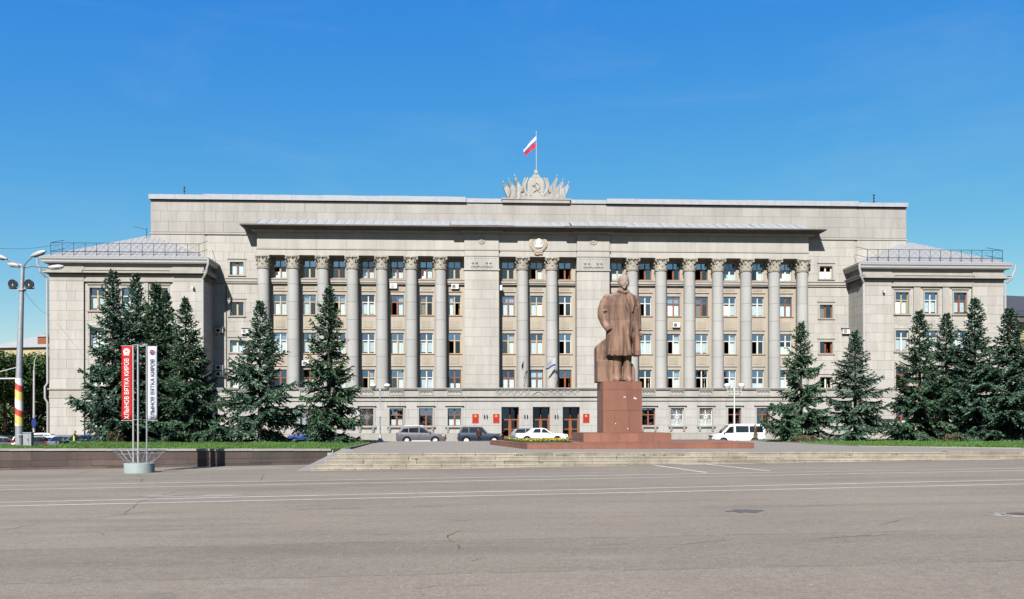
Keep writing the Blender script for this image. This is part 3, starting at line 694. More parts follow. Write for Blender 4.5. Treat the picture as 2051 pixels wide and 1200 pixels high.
# --- columns
dr = {}
def drum_mesh(r0, r1, h):
    k = (r0, r1, h)
    if k not in dr: dr[k] = MB().lathe([(r0-.012, 0), (r0, .012), (r1, h-.028), (r1-.012, h-.016)], 28).mesh('drum', M['column'], 28)
    return dr[k]
def capital():
    mb = MB(); H = 1.45
    mb.lathe([(.60, 0), (.70, .02), (.72, .07), (.66, .11)], 24)                         # astragal
    mb.lathe([(.60, .1), (.60, .7), (.66, 1.05), (.74, 1.27)], 20)
    def leaf(a, z0, h, w, r0, out):
        ca, sa = math.cos(a), math.sin(a); tx, ty = -sa, ca; prev = None; vs = []
        for t, wd, ro, dz in [(0, .8, .0, 0), (.35, 1.0, .03, .35), (.7, .85, .07, .72), (.92, .6, out*.75, .97), (1, .35, out, .9), (1, .2, out*.95, .76)]:
            r_ = r0+ro; z = z0+dz*h
            vs += [(ca*r_+tx*w*wd*.5, sa*r_+ty*w*wd*.5, z), (ca*(r_+.05), sa*(r_+.05), z+.01), (ca*r_-tx*w*wd*.5, sa*r_-ty*w*wd*.5, z)]
        fs = []
        for i in range(5):
            for j in range(2): fs.append((i*3+j, i*3+j+1, i*3+j+4, i*3+j+3))
        mb.add(vs, fs)
    for k in range(8): leaf(2*math.pi*k/8, .12, .46, .40, .64, .17)
    for k in range(8): leaf(2*math.pi*(k+.5)/8, .16, .80, .40, .63, .24)
    for k in range(4):
        a = math.pi/4 + k*math.pi/2; ca, sa = math.cos(a), math.sin(a)
        pts = [(ca*.66, sa*.66, .8), (ca*.78, sa*.78, 1.08), (ca*.95, sa*.95, 1.22), (ca*1.03, sa*1.03, 1.14), (ca*.98, sa*.98, 1.04), (ca*.92, sa*.92, 1.10)]
        mb.tube(pts, [.05, .075, .085, .08, .065, .05], 6)
        for d in (-.26, .26):
            b_ = a+d; c2, s2 = math.cos(b_), math.sin(b_); mb.tube([(c2*.66, s2*.66, .85), (c2*.74, s2*.74, 1.1), (c2*.80, s2*.80, 1.2), (c2*.84, s2*.84, 1.12)], [.04, .055, .06, .05], 5)
    for k in range(4):
        a = k*math.pi/2; mb.ball((math.cos(a)*.82, math.sin(a)*.82, 1.27), .11, 7, 5)
    n_ = 8; ab = []
    for k in range(4):
        a0 = math.pi/4 + k*math.pi/2
        for i in range(n_):
            t = i/n_; a = a0 + t*math.pi/2; r_ = 1.06 - .26*math.sin(math.pi*t); ab.append((r_*math.cos(a), r_*math.sin(a)))
    mb.prism(ab, 'z', 1.27, 1.36); mb.prism([(x*1.03, y*1.03) for x, y in ab], 'z', 1.36, 1.45)
    return mb.mesh('capital', M['capital'], 35)
capm = capital()
colbase = MB().lathe([(.86, 5.0), (.86, 5.2), (.80, 5.22), (.84, 5.32), (.76, 5.4), (.70, 5.46), (.66, 5.5), (.62, 12), (.60, 18.84)], 24).mesh('column', M['column'], 40)
heights = [5.45, 7.0, 9.35, 11.2, 13.35, 15.3, 17.2, 18.87]
for u in COLS:
    c_ = place('column', colbase, B, (u, -.30, 0))
    rad = lambda z: .672 - .052*((z-5.45)/13.4)**1.6
    for a, b in zip(heights[:-1], heights[1:]):
        place('drum', drum_mesh(round(rad(a), 3), round(rad(b), 3), round(b-a, 3)), c_, (0, 0, a), (0, 0, rng.uniform(0, 6.28)))
    place('capital', capm, c_, (0, 0, 18.87))

# --- ground floor (podium)
gh = [(b-.73, b+.73, 1.76, 3.66) for b in GROUND_WIN]
DOORS = [(-4.02, -2.12), (-.60, 1.26), (2.68, 4.55)]
pod = wall('podium_wall', -36.5, -7.95, -1.5, 5.0, -1.2, gh, M['mortar'], depth=.38, reveal=M['ashlar_grey'])
facing(-36.5, -7.95, .9, 4.42, -1.2, [(h[0]-.2, h[1]+.2, h[2]-.22, h[3]+.22) for h in gh], .88, 2.1, pod, 'ashlar_grey', seed=41)
pod2 = wall('podium_wall', 7.85, 36.5, -1.5, 5.0, -1.2, gh, M['mortar'], depth=.38, reveal=M['ashlar_grey'])
facing(7.85, 36.5, .9, 4.42, -1.2, [(h[0]-.2, h[1]+.2, h[2]-.22, h[3]+.22) for h in gh], .88, 2.1, pod2, 'ashlar_grey', seed=42)
dh = [(a, b, .1, 3.78) for a, b in DOORS]
pod3 = wall('podium_wall', -7.95, 7.85, -1.5, 5.0, -1.55, dh, M['mortar'], depth=1.15, reveal=M['ashlar_grey'])
facing(-7.95, 7.85, .9, 4.42, -1.55, [(a-.005, b+.005, 0, 3.80) for a, b in DOORS], .88, 2.0, pod3, 'ashlar_grey', seed=43)
facing(-7.95, 7.85, .12, .86, -1.55, [(a-.005, b+.005, 0, 3.80) for a, b in DOORS], .75, 2.0, pod3, 'ashlar_grey', seed=44)
bs = MB(); bs.box(-36.5, -7.95, -1.45, -1.15, -1.5, .84); bs.box(7.85, 36.5, -1.45, -1.15, -1.5, .84)
bs.box(-7.95, -7.94, -1.55, -1.2, .8, 5.0); bs.box(7.84, 7.85, -1.55, -1.2, .8, 5.0)
bs.obj('base_course', M['coping'], B)
pp = MB()
for a, b, v in [(-36.5, -7.97, -1.2), (-7.97, 7.87, -1.55), (7.87, 36.5, -1.2)]:
    pp.box(a, b, v-.16, v+.35, 4.47, 4.56); pp.box(a, b, v-.06, v+.35, 4.56, 4.92); pp.box(a, b, v-.27, v+.35, 4.92, 5.04)
    pp.box(a, b, v-.02, v+.35, 5.04, 5.70); pp.box(a-.05, b+.05, v-.22, v+.42, 5.72, 5.82); pp.box(a-.08, b+.08, v-.28, v+.46, 5.82, 5.90)
pp.box(-36.5, 36.5, -1.3, .46, 4.98, 5.02)
PP = pp.obj('parapet', M['relief'], B)
# recessed panels with a swag under the coping
def panel_mesh(w):
    mb = MB(); mb.box(-w/2-.06, w/2+.06, -.15, .0, .02, .10); mb.box(-w/2-.06, -w/2, -.13, 0, .10, .62); mb.box(w/2, w/2+.06, -.13, 0, .10, .62); mb.box(-w/2, w/2, -.16, 0, .56, .62); return mb
q = panel_mesh(1.45)
for i in range(4):
    for j in range(6):
        t = j/5; q.ball((-.68+i*.36+t*.30+.02, -.05, .52-.11*math.sin(math.pi*t)), (.055, .07, .05), 6, 4)
qm = q.mesh('swag_panel', M['relief'])
for b in GROUND_WIN + [-34.3, -31.5, 31.5, 34.3]: place('swag_panel', qm, PP, (b, -1.2-.022, 5.06))
q = MB(); q.box(-4.5, 4.45, -.07, 0, 0, .05); q.box(-4.56, -4.5, -.07, 0, 0, .63)
for s, xs_ in ((1, (-4.3, -3.55, -2.8, -2.05, -1.3)), (-1, (1.1, 1.85, 2.6, 3.35, 4.1))):
    for x in xs_:
        for j in range(9):
            t = j/8; q.ball((x+(t-.5)*.6*s, -.035, .30+.20*math.sin(2.2*math.pi*t)), (.075, .055, .06), 6, 4)
        q.ball((x+.28, -.03, .5), (.12, .05, .09), 7, 4)
q.tube([(-.6, -.04, .12), (-.1, -.05, .42), (0, -.05, .45), (.1, -.05, .42), (.6, -.04, .12)], .06, 6)
q.obj('garland_relief', M['relief'], PP, loc=(0, -1.55-.022, 5.07))
MB().box(-30.3, 30.3, .6, .7, .2, 4.8).obj('interior', M['dark'], B); MB().box(-36, 36, -1.0, .7, .15, .3).obj('interior', M['dark'], B)

# ground floor surrounds: hood, jamb mouldings, sill on two brackets
g = MB(); g.box(-1.02, 1.02, -.24, 0, 2.16, 2.24); g.box(-.93, .93, -.10, 0, 2.05, 2.16); g.box(-.93, -.74, -.06, 0, .0, 2.05); g.box(.74, .93, -.06, 0, 0, 2.05); g.box(-.74, .74, -.06, 0, 1.91, 2.05)
g.box(-1.02, 1.02, -.26, .3, -.16, -.02); g.box(-.95, .95, -.18, 0, -.24, -.16)
for x in (-.72, .72):
    g.prism([(0, -.24), (-.22, -.24), (-.24, -.34), (-.14, -.52), (-.10, -.66), (0, -.72)], 'x', x-.1, x+.1)
gm = g.mesh('window_surround', M['relief'])
for b in GROUND_WIN: place('window_surround', gm, pod if b < 0 else pod2, (b, -1.236, 1.76))

# --- windows
WM = {}
def win_meshes(w, h, style, tr):
    k = (w, h, style, tr)
    if k in WM: return WM[k]
    mat = {'b': 'wood_brown', 'l': 'wood_light', 'w': 'wood_white'}[style]; zt = h*tr; f = .065
    fr = MB(); fr.box(-w/2, -w/2+f, 0, .09, 0, h); fr.box(w/2-f, w/2, 0, .09, 0, h); fr.box(-w/2+f, w/2-f, 0, .09, 0, f); fr.box(-w/2+f, w/2-f, 0, .09, h-f, h)
    fr.box(-.055, .055, -.012, .088, f, h-f)
    has_t = tr < .98
    if has_t: fr.box(-w/2+f, -.055, -.01, .086, zt-.045, zt+.045); fr.box(.055, w/2-f, -.01, .086, zt-.045, zt+.045)
    z1 = zt-.045 if has_t else h-f
    pw = w/2-f-.055
    for sx in (-1, 1):     # sash stiles
        c = sx*(pw/2+.055)
        fr.box(c-pw/2, c-pw/2+.035, .01, .07, f, z1); fr.box(c+pw/2-.035, c+pw/2, .01, .07, f, z1)
    d = {'frame': fr.mesh('window', M[mat]), 'z1': z1, 'pw': pw}
    d['pane'] = MB().box(-pw/2+.036, pw/2-.036, 0, .006, 0, z1-f).mesh('pane', M['glass'])
    if has_t: d['fan'] = MB().box(-w/2+f, -.056, 0, .006, 0, h-f-zt-.045).box(.056, w/2-f, 0, .006, 0, h-f-zt-.045).mesh('fanlight', M['glass_top'])
    s = MB(); s.box(-pw/2, -pw/2+.05, 0, .05, 0, z1-f); s.box(pw/2-.05, pw/2, 0, .05, 0, z1-f); s.box(-pw/2+.05, pw/2-.05, 0, .05, 0, .06); s.box(-pw/2+.05, pw/2-.05, 0, .05, z1-f-.05, z1-f)
    s.v = [(x+pw/2, y, z) for x, y, z in s.v]; d['sash'] = s.mesh('open_sash', M[mat])
    def curt(x0, x1, top, amp, mt):
        c = MB(); k_ = max(6, int((x1-x0)/.045)); vs = []
        for i in range(k_+1):
            x = x0+(x1-x0)*i/k_; y = amp*math.sin(i*1.35)+amp*.4*math.sin(i*.55)
            vs += [(x, y, .04), (x, y*.6, top)]
        c.add(vs, [(2*i, 2*i+2, 2*i+3, 2*i+1) for i in range(k_)]); return c.mesh('curtain', M[mt])
    hh = h-.08
    d['full'] = curt(-w/2+.07, w/2-.07, z1, .018, 'curtain'); d['tall'] = curt(-w/2+.07, w/2-.07, hh, .02, 'curtain'); d['left'] = curt(-w/2+.07, -w*.10, hh, .02, 'curtain'); d['right'] = curt(w*.08, w/2-.07, hh, .02, 'curtain')
    d['low'] = curt(-w/2+.07, w/2-.07, z1*.62, .015, 'curtain'); d['beige'] = curt(-w/2+.07, -.05, hh, .025, 'curtain_b'); d['beige_full'] = curt(-w/2+.07, w/2-.07, hh, .025, 'curtain_b')
    bl_ = MB()
    for i in range(11): bl_.box(-w/2+.08, w/2-.08, 0, .012, z1-.05-(i+1)*.105, z1-.05-i*.105-.02)
    d['blind'] = bl_.mesh('blind', M['curtain'])
    d['sill'] = MB().box(-w/2-.16, w/2+.16, -.10, .26, -.075, 0).mesh('sill', M['sill'])
    WM[k] = d; return d
wr = random.Random(77)
def window(par, u, z0, z1, w, v, style='l', cur=None, open_=None, tr=.62, rot=0, set_=.2, sill=True):
    d = win_meshes(round(w, 3), round(z1-z0, 3), style, tr); cr, sr = math.cos(rot), math.sin(rot)
    o = place('window', d['frame'], B, (u-sr*set_, v+cr*set_, z0), (0, 0, rot))
    for i, sx in enumerate((-1, 1)):
        if open_ and open_ in ('both', 'LR'[i]):
            s = place('open_sash', d['sash'], o, (sx*(w/2-.065), .1, .065), (0, 0, R(78 if sx < 0 else 102)))
            continue
        p = place('pane', d['pane'], o, (sx*(d['pw']/2+.055), .035, .065), (R(wr.uniform(-.7, .9)), 0, R(wr.uniform(-1.2, 1.2))))
    if 'fan' in d: place('fanlight', d['fan'], o, (0, .035, (z1-z0)*tr+.045), (R(wr.uniform(-.6, 1.4)), 0, R(wr.uniform(-.5, .5))))
    if cur: place('blind' if cur == 'blind' else 'curtain', d[cur], o, (0, .20, 0))
    if sill: place('sill', d['sill'], o, (0, -set_, 0))
    return o
# styles read off the photograph, row by row (17 bays): frame, curtain, open sash
S1 = 'l:low:L l::L b:: b:low: b:low: b:full:L l:: l:: l:full:L l:right:L b::both l:low: b:low:L b::L b:right:L l:low: l:right: b::both'.split()
S1 = ['l:low:L', 'l::', 'b::', 'b:low:', 'b:low:', 'b:full:L', 'l::', 'l::', 'l:right:L', 'b::both', 'l:low:', 'b::L', 'b::L', 'b::L', 'w:low:', 'w:right:', 'w:full:L']
S2 = ['l:full:', 'l:left:', 'l:right:L', 'w:blind:', 'b:right:L', 'l:beige:', 'l:left:R', 'b:tall:', 'l:full:R', 'w::L', 'w::L', 'w::L', 'b:tall:L', 'b:beige:', 'w:blind:L', 'w:blind:', 'b:full:']
S3 = ['w:tall:', 'l:blind:', 'l:full:', 'w:blind:', 'l:full:', 'w:blind:', 'l::L', 'l:right:', 'l:full:', 'w::L', 'w:full:', 'w:full:', 'w:right:L', 'w:blind:', 'w:right:L', 'w::L', 'w:low:']
S4 = ['b::', 'b:full:', 'l:low:', 'l:right:L', 'l:right:', 'w:blind:', 'b:low:', 'b:full:', 'b:tall:', 'b::both', 'w:blind:', 'w::both', 'w:right:L', 'w::both', 'w:right:', 'w:low:', 'w:full:']
for row, S in zip(ROWS, (S1, S2, S3, S4)):
    for b, s in zip(BAYS, S):
        st, cu, op = s.split(':'); window(W0, b, row[0], row[1], WW, .45, st, cu or None, op or None, tr=.64 if row is not ROWS[0] else .62)
for k, b in enumerate(GROUND_WIN):
    window(pod, b, 1.76, 3.66, 1.46, -1.2, 'w' if k in (9, 10) else 'b', ['blind', 'left', 'low', None, 'low', None, 'low', 'blind', None, 'low', 'low', None, None, 'low'][k], None, .62, 0, .26, False)
for k, (h, cu, op, st) in enumerate(zip(sideh, ['full', None, 'low', 'full', 'low', 'beige', None, None], [None, None, None, None, 'both', None, 'R', 'both'], 'blwwwbbw')):
    window(B, (h[0]+h[1])/2, h[2], h[3], h[1]-h[0], 0, st, cu, op, .99, 0, .22)

# iron ray grilles on some ground floor windows
q = MB()
for i in range(28):
    a = 2*math.pi*i/28; dx, dz = math.cos(a), math.sin(a); t = min(.70/abs(dx) if abs(dx) > 1e-3 else 9, .92/abs(dz) if abs(dz) > 1e-3 else 9)
    q.tube([(dx*.1, 0, .95+dz*.1), (dx*t, 0, .95+dz*t)], .014, 4)
q.lathe([(.09, -.01), (.12, -.01), (.12, .01), (.09, .01)], 14, (0, 0, .95), axis='y', cap=False)
for a in ((-.7, -.7, .03, 1.87), (.7, .7, .03, 1.87)): q.tube([(a[0], 0, a[2]), (a[1], 0, a[3])], .014, 4)
for z in (.03, 1.87): q.tube([(-.7, 0, z), (.7, 0, z)], .014, 4)
grd = q.mesh('window_grille', M['grey_steel']); grw = q.mesh('window_grille', M['white'])
for b, me in [(GROUND_WIN[0], grd), (GROUND_WIN[3], grd), (GROUND_WIN[1], grd), (GROUND_WIN[9], grw), (GROUND_WIN[10], grw)]: place('window_grille', me, pod if b < 0 else pod2, (b, -1.10, 1.76))

# --- entrance doors, set deep
for k, (a, b) in enumerate(DOORS):
    w = b-a; v = -.55; d = MB(); m_ = (a+b)/2
    d.box(a, b, v, v+.12, .1, .3); d.box(a, a+.1, v, v+.1, .3, 3.76); d.box(b-.1, b, v, v+.1, .3, 3.76); d.box(m_-.09, m_+.09, v-.02, v+.1, .3, 2.45); d.box(a+.1, b-.1, v-.015, v+.1, 2.36, 2.5); d.box(m_-.03, m_+.03, v, v+.08, 2.5, 3.76); d.box(a+.1, b-.1, v, v+.1, 3.68, 3.76)
    for x0, x1 in ((a+.1, m_-.09), (m_+.09, b-.1)):
        d.box(x0, x1, v+.02, v+.08, .3, .62); d.box(x0, x0+.07, v+.01, v+.09, .62, 2.36); d.box(x1-.07, x1, v+.01, v+.09, .62, 2.36); d.box(x0+.07, x1-.07, v+.01, v+.09, 1.32, 1.42)
    D_ = d.obj('door', M['wood_brown'], B)
    for x0, x1 in ((a+.1, m_-.09), (m_+.09, b-.1)):
        MB().box(x0+.07, x1-.07, v+.04, v+.05, .62, 2.36).obj('pane', M['glass_dark'], D_); MB().box(x0, x1, v+.04, v+.05, 2.5, 3.68).obj('fanlight', M['glass_dark'], D_)
    hd = MB()
    for s in (-1, 1): hd.tube([(m_+s*.14, v-.02, 1.05), (m_+s*.14, v-.07, 1.1), (m_+s*.14, v-.07, 1.5), (m_+s*.14, v-.02, 1.55)], .015, 6)
    hd.obj('handle', M['gold'], D_)
# twin wall lights between the doors
q = MB()
for x in (-.14, .14):
    q.tube([(x, 0, .2), (x, -.12, .22)], .015, 6); q.lathe([(.03, 0), (.055, .05), (.06, .36), (.03, .42)], 10, (x, -.14, 0))
lm = q.mesh('wall_light', M['iron'])
for x in (-5.75, -1.36, 1.97): place('wall_light', lm, pod3, (x, -1.59, 2.55))
# ---------------------------------------------------------------- the two lower wings
WROWS = [(13.95, 16.28), (9.86, 12.1), (5.92, 8.08)]
WC = [39.85, 43.1, 46.4]
def wing(s):
    V = -3.5; out, inn = 51.15, 35.35
    def U(a, b): return (s*a, s*b) if s > 0 else (s*b, s*a)
    lo, hi = U(inn, out); cs = [s*c for c in WC]
    hs = [(c-.73, c+.73, a, b) for c in cs for a, b in WROWS] + [(c-.73, c+.73, 1.5, 3.4) for c in cs]
    # centre bay set back a little behind the corner piers
    p1 = U(47.65, out); p2 = U(inn, 38.55); mid = U(38.55, 47.65)
    wf = wall('wing_wall', mid[0], mid[1], -1.5, 16.95, V+.24, hs, M['mortar'], depth=.3, reveal=M['trim'])
    hz = [(h[0]-.16, h[1]+.16, h[2]-.1, h[3]+.22) for h in hs]
    facing(mid[0], mid[1], 5.75, 16.9, V+.24, hz, 1.04, 1.65, wf, seed=51+s); facing(mid[0], mid[1], .9, 4.7, V+.24, hz, .95, 1.65, wf, seed=53+s)
    for a, b in (p1, p2):
        o = MB().box(a, b, V, V+.6, -1.5, 16.95).obj('corner_pier', M['mortar'], wf)
        facing(a, b, 5.75, 16.9, V, [], 1.04, 1.65, o, seed=57+s); facing(a, b, .9, 4.7, V, [], .95, 1.75, o, seed=59+s)
    for c in (41.48, 44.75):       # slim strips between the window bays
        a, b = U(c-.38, c+.38); MB().box(a, b, V+.08, V+.23, 5.75, 16.95).obj('wall_strip', M['trim'], wf)
    # side walls
    sd = wall('side_wall', V, 12, -1.5, 18.0, s*out, [], M['mortar'], face='u'); facing(V, 12, 5.75, 16.9, s*out, [], 1.04, 1.75, sd, face='u', seed=61, side=s); facing(V, 12, .9, 4.7, s*out, [], .95, 1.75, sd, face='u', seed=62, side=s)
    sd2 = wall('side_wall', V, 0, -1.5, 18.0, s*inn, [], M['mortar'], face='u'); facing(V, -.02, 5.75, 16.9, s*inn, [], 1.04, 1.75, sd2, face='u', seed=63, side=-s); facing(V, -.02, .9, 4.7, s*inn, [], .95, 1.75, sd2, face='u', seed=64, side=-s)
    bw = MB().box(lo+.05, hi-.05, 11.9, 12, -1.5, 18.8); bw.box(lo+.05, hi-.05, -1.9, -1.8, 0, 16.9); bw.obj('interior', M['dark'], wf)
    # ledge above the ground floor, base
    def ringbox(mb, o, z0, z1, mi=0): mb.box(lo-o, hi+o, V-o, 12+o, z0, z1, mi)
    lg = MB(); ringbox(lg, .05, 4.74, 4.95); ringbox(lg, .03, 4.95, 5.62); ringbox(lg, .16, 5.62, 5.75); ringbox(lg, .16, .72, .86); ringbox(lg, .12, -1.5, .72)
    lgo = lg.obj('ledge', M['trim'], wf)
    for c in cs:
        for (z0, z1) in WROWS + [(1.5, 3.4)]:
            fr = MB(); fr.box(c-.89, c-.735, V+.15, V+.24, z0-.1, z1+.16); fr.box(c+.735, c+.89, V+.15, V+.24, z0-.1, z1+.16); fr.box(c-.735, c+.735, V+.15, V+.24, z1+.005, z1+.16); fr.box(c-.98, c+.98, V+.05, V+.23, z0-.18, z0-.09); fr.obj('window_surround', M['trim'], wf)
        MB().box(c-.98, c+.98, V+.10, V+.23, 16.62, 16.72).obj('hood_moulding', M['trim'], wf)
        for z in (12.9, 8.9): MB().box(c-.5, c+.5, V+.19, V+.235, z-.25, z+.4).obj('spandrel_panel', M['trim'], wf)
    # entablature, cornice, parapet, gutter fascia
    en = MB(); ringbox(en, .0, 16.95, 17.62); ringbox(en, .045, 16.9, 17.0); ringbox(en, .0, 18.05, 18.85)
    for a, b in (p1, p2): en.box(a-.02, b+.02, V-.07, V, 17.0, 17.62); en.box(a-.02, b+.02, V-.07, V, 18.05, 18.83)
    en.obj('wing_entablature', M['trim'], wf)
    ck = MB()
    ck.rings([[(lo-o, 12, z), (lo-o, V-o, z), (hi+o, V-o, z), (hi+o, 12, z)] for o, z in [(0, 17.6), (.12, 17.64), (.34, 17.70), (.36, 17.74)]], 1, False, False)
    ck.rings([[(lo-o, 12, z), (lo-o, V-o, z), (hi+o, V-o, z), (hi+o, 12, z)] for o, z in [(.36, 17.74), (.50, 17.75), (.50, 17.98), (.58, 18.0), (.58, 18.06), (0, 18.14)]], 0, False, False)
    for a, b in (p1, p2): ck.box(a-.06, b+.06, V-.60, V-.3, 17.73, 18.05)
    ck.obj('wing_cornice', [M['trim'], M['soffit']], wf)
    gt = MB(); gt.box(lo-.48, hi+.48, V-.48, 12.6, 18.78, 18.86)
    gt.rings([[(lo-o, 12.9, z), (lo-o, V-o, z), (hi+o, V-o, z), (hi+o, 12.9, z)] for o, z in [(.45, 18.80), (.55, 18.86), (.58, 19.10), (.68, 19.14), (.72, 19.34), (.62, 19.38)]], 0, False, False)
    gt.obj('gutter_fascia', M['pipe'], wf)
    # hipped zinc roof made of sheets with standing seams
    e0, e1, f0, zt, ze = lo-.70, hi+.70, V-.70, 22.5, 19.36
    rc = (s*42.3); rv = .35
    rf = MB(); rf.add([(e0, f0, ze), (e1, f0, ze), (e1, 12.9, ze), (e0, 12.9, ze), (rc-.5, rv, zt), (rc+.5, rv, zt), (rc+.5, 12.9, zt), (rc-.5, 12.9, zt)], [(0, 1, 5, 4), (1, 2, 6, 5), (3, 0, 4, 7), (4, 5, 6, 7), (2, 3, 7, 6), (0, 3, 2, 1)])
    R_ = rf.obj('roof', M['metal_roof'], wf)
    sm_ = MB(); n_ = 30
    for i in range(1, n_):
        x = e0+(e1-e0)*i/n_; t = min((x-e0)/(rc-.5-e0) if x < rc-.5 else 9, (e1-x)/(e1-rc-.5) if x > rc+.5 else 9, 1)
        if t < .04: continue
        sm_.tube([(x, f0+.02, ze+.02), (x, f0+(rv-f0)*t, ze+(zt-ze)*t+.02)], .022, 4)
    sm_.obj('roof_seams', M['metal_white'], R_, kind='stuff')
    # snow rail: posts, two rails, bent wire between
    vr = V-.45; a, b = lo+.35, hi-.35
    rl = MB(); z0, z1 = 19.92, 20.82
    for z in (z0, z1): rl.tube([(a, vr, z), (b, vr, z)], .028, 5); rl.tube([(a, vr, z), (a, vr+3, z+.9)], .028, 5); rl.tube([(b, vr, z), (b, vr+3, z+.9)], .028, 5)
    n_ = 13; w_ = (b-a)/n_
    for i in range(n_):
        x = a+i*w_
        for (p, q) in ((.02, .98), (.98, .02)):
            rl.tube([(x+w_*(p+(q-p)*t), vr, z0+(z1-z0)*(.05+.8*math.sin(math.pi*t*.5))) for t in (0, .25, .5, .75, 1)], .011, 3)
    RL = rl.obj('roof_rail', M['iron'], wf)
    pst = MB().tube([(0, 0, 19.3), (0, 0, 20.82)], .03, 5).mesh('post', M['iron'])
    for i in range(n_+1): place('post', pst, RL, (a+i*w_, vr, 0))
    # zinc downpipes
    for x, sg in ((s*(inn+.05), -s), (s*(out+.02), s)):
        p = MB()
        if sg*s < 0: p.tube([(x+sg*.75, V-.75, 19.2), (x+sg*.75, V-.75, 18.7), (x+sg*.55, V-.65, 18.2), (x+sg*.55, V-.65, 17.9), (x+sg*.0, V-.17, 17.2), (x, V-.17, 16.5), (x, V-.17, .2)], .125, 8)
        else: p.tube([(x+sg*.85, V-.75, 19.2), (x+sg*.85, V-.7, 18.6), (x+sg*.62, V-.62, 18.2), (x+sg*.62, V-.62, 17.8), (x+sg*.15, V-.1, 17.2), (x+sg*.13, V-.1, 6.3), (x+sg*.35, V-.2, 5.9), (x+sg*.35, V-.2, 4.7), (x+sg*.13, V-.1, 4.3), (x+sg*.13, V-.1, -.2)], .115, 8)
        p.obj('downpipe', M['pipe'], wf, smooth=True)
    return wf
WL, WR = wing(-1), wing(1)
stl = {-1: [['l:blind:', 'w:low:', 'b:low:'], ['w:full:', 'w:full:', 'w:low:'], ['b:low:', 'b::', 'b:low:'], ['b:low:', 'b::', 'b::']],
       1: [['l:full:L', 'w:blind:', 'b:blind:'], ['w:blind:', 'w:full:', 'w:full:'], ['b::L', 'b::', 'b::'], ['b:low:', 'b::', 'b::']]}
for s in (-1, 1):
    for r_, row in enumerate(WROWS + [(1.5, 3.4)]):
        for c, q in zip(WC if s > 0 else WC[::-1], stl[s][r_]):
            st, cu, op = q.split(':'); window(B, s*c, row[0], row[1], 1.46, -3.26, st, cu or None, op or None, .64, sill=True)
# pipe and cable conduit down the wall beside the left wing
MB().tube([(-33.95, -.1, 17.2), (-33.95, -.1, 4.8)], .05, 6).obj('conduit', M['soffit'], B)
build_blocks()

# ---------------------------------------------------------------- crest with flag on the roof, medallion, plaques
def bl(u, v, z):      # building-local point in world space
    c, s = math.cos(TH), math.sin(TH); return Vector((B.location.x + u*c - v*s, B.location.y + u*s + v*c, z))
cr = thing('roof_crest', 'carved stone crest of flags and wheat ears with hammer and sickle on the roof edge', 'emblem', bl(-.1, -.05, 26.38), TH)
mb = MB(); mb.box(-3.75, 3.75, -.42, .5, 0, .34); mb.box(-3.85, 3.85, -.5, .55, .34, .50); mb.box(-1.6, 1.6, -.46, .4, .5, .72); mb.obj('base', M['relief'], cr)
sh = [(-.85, .75), (-.5, .58), (.5, .58), (.85, .75), (.95, 1.3), (.92, 2.3), (.72, 2.75), (.45, 2.92), (-.45, 2.92), (-.72, 2.75), (-.92, 2.3), (-.95, 1.3)]
mb = MB(); mb.prism(sh, 'y', -.22, .2); mb.prism([(x*.86, .22+z*.88) for x, z in sh], 'y', -.28, -.2); mb.obj('shield', M['relief'], cr, smooth=30)
hs_ = MB()
hs_.tube([(.36*math.cos(a)+.02, -.33, 1.82+.40*math.sin(a)) for a in np.linspace(R(100), R(-95), 12)], [.02, .05, .07, .085, .09, .09, .085, .08, .07, .06, .05, .045], 6); hs_.tube([(0, -.33, 1.42), (-.3, -.33, 1.22)], .055, 6)
hs_.tube([(.40, -.34, 1.2), (-.22, -.34, 2.0)], .055, 6); hs_.prism([(-.42, 1.96), (-.24, 2.20), (-.06, 2.06), (-.24, 1.84)], 'y', -.42, -.28)
hs_.obj('hammer_and_sickle', M['relief'], cr)
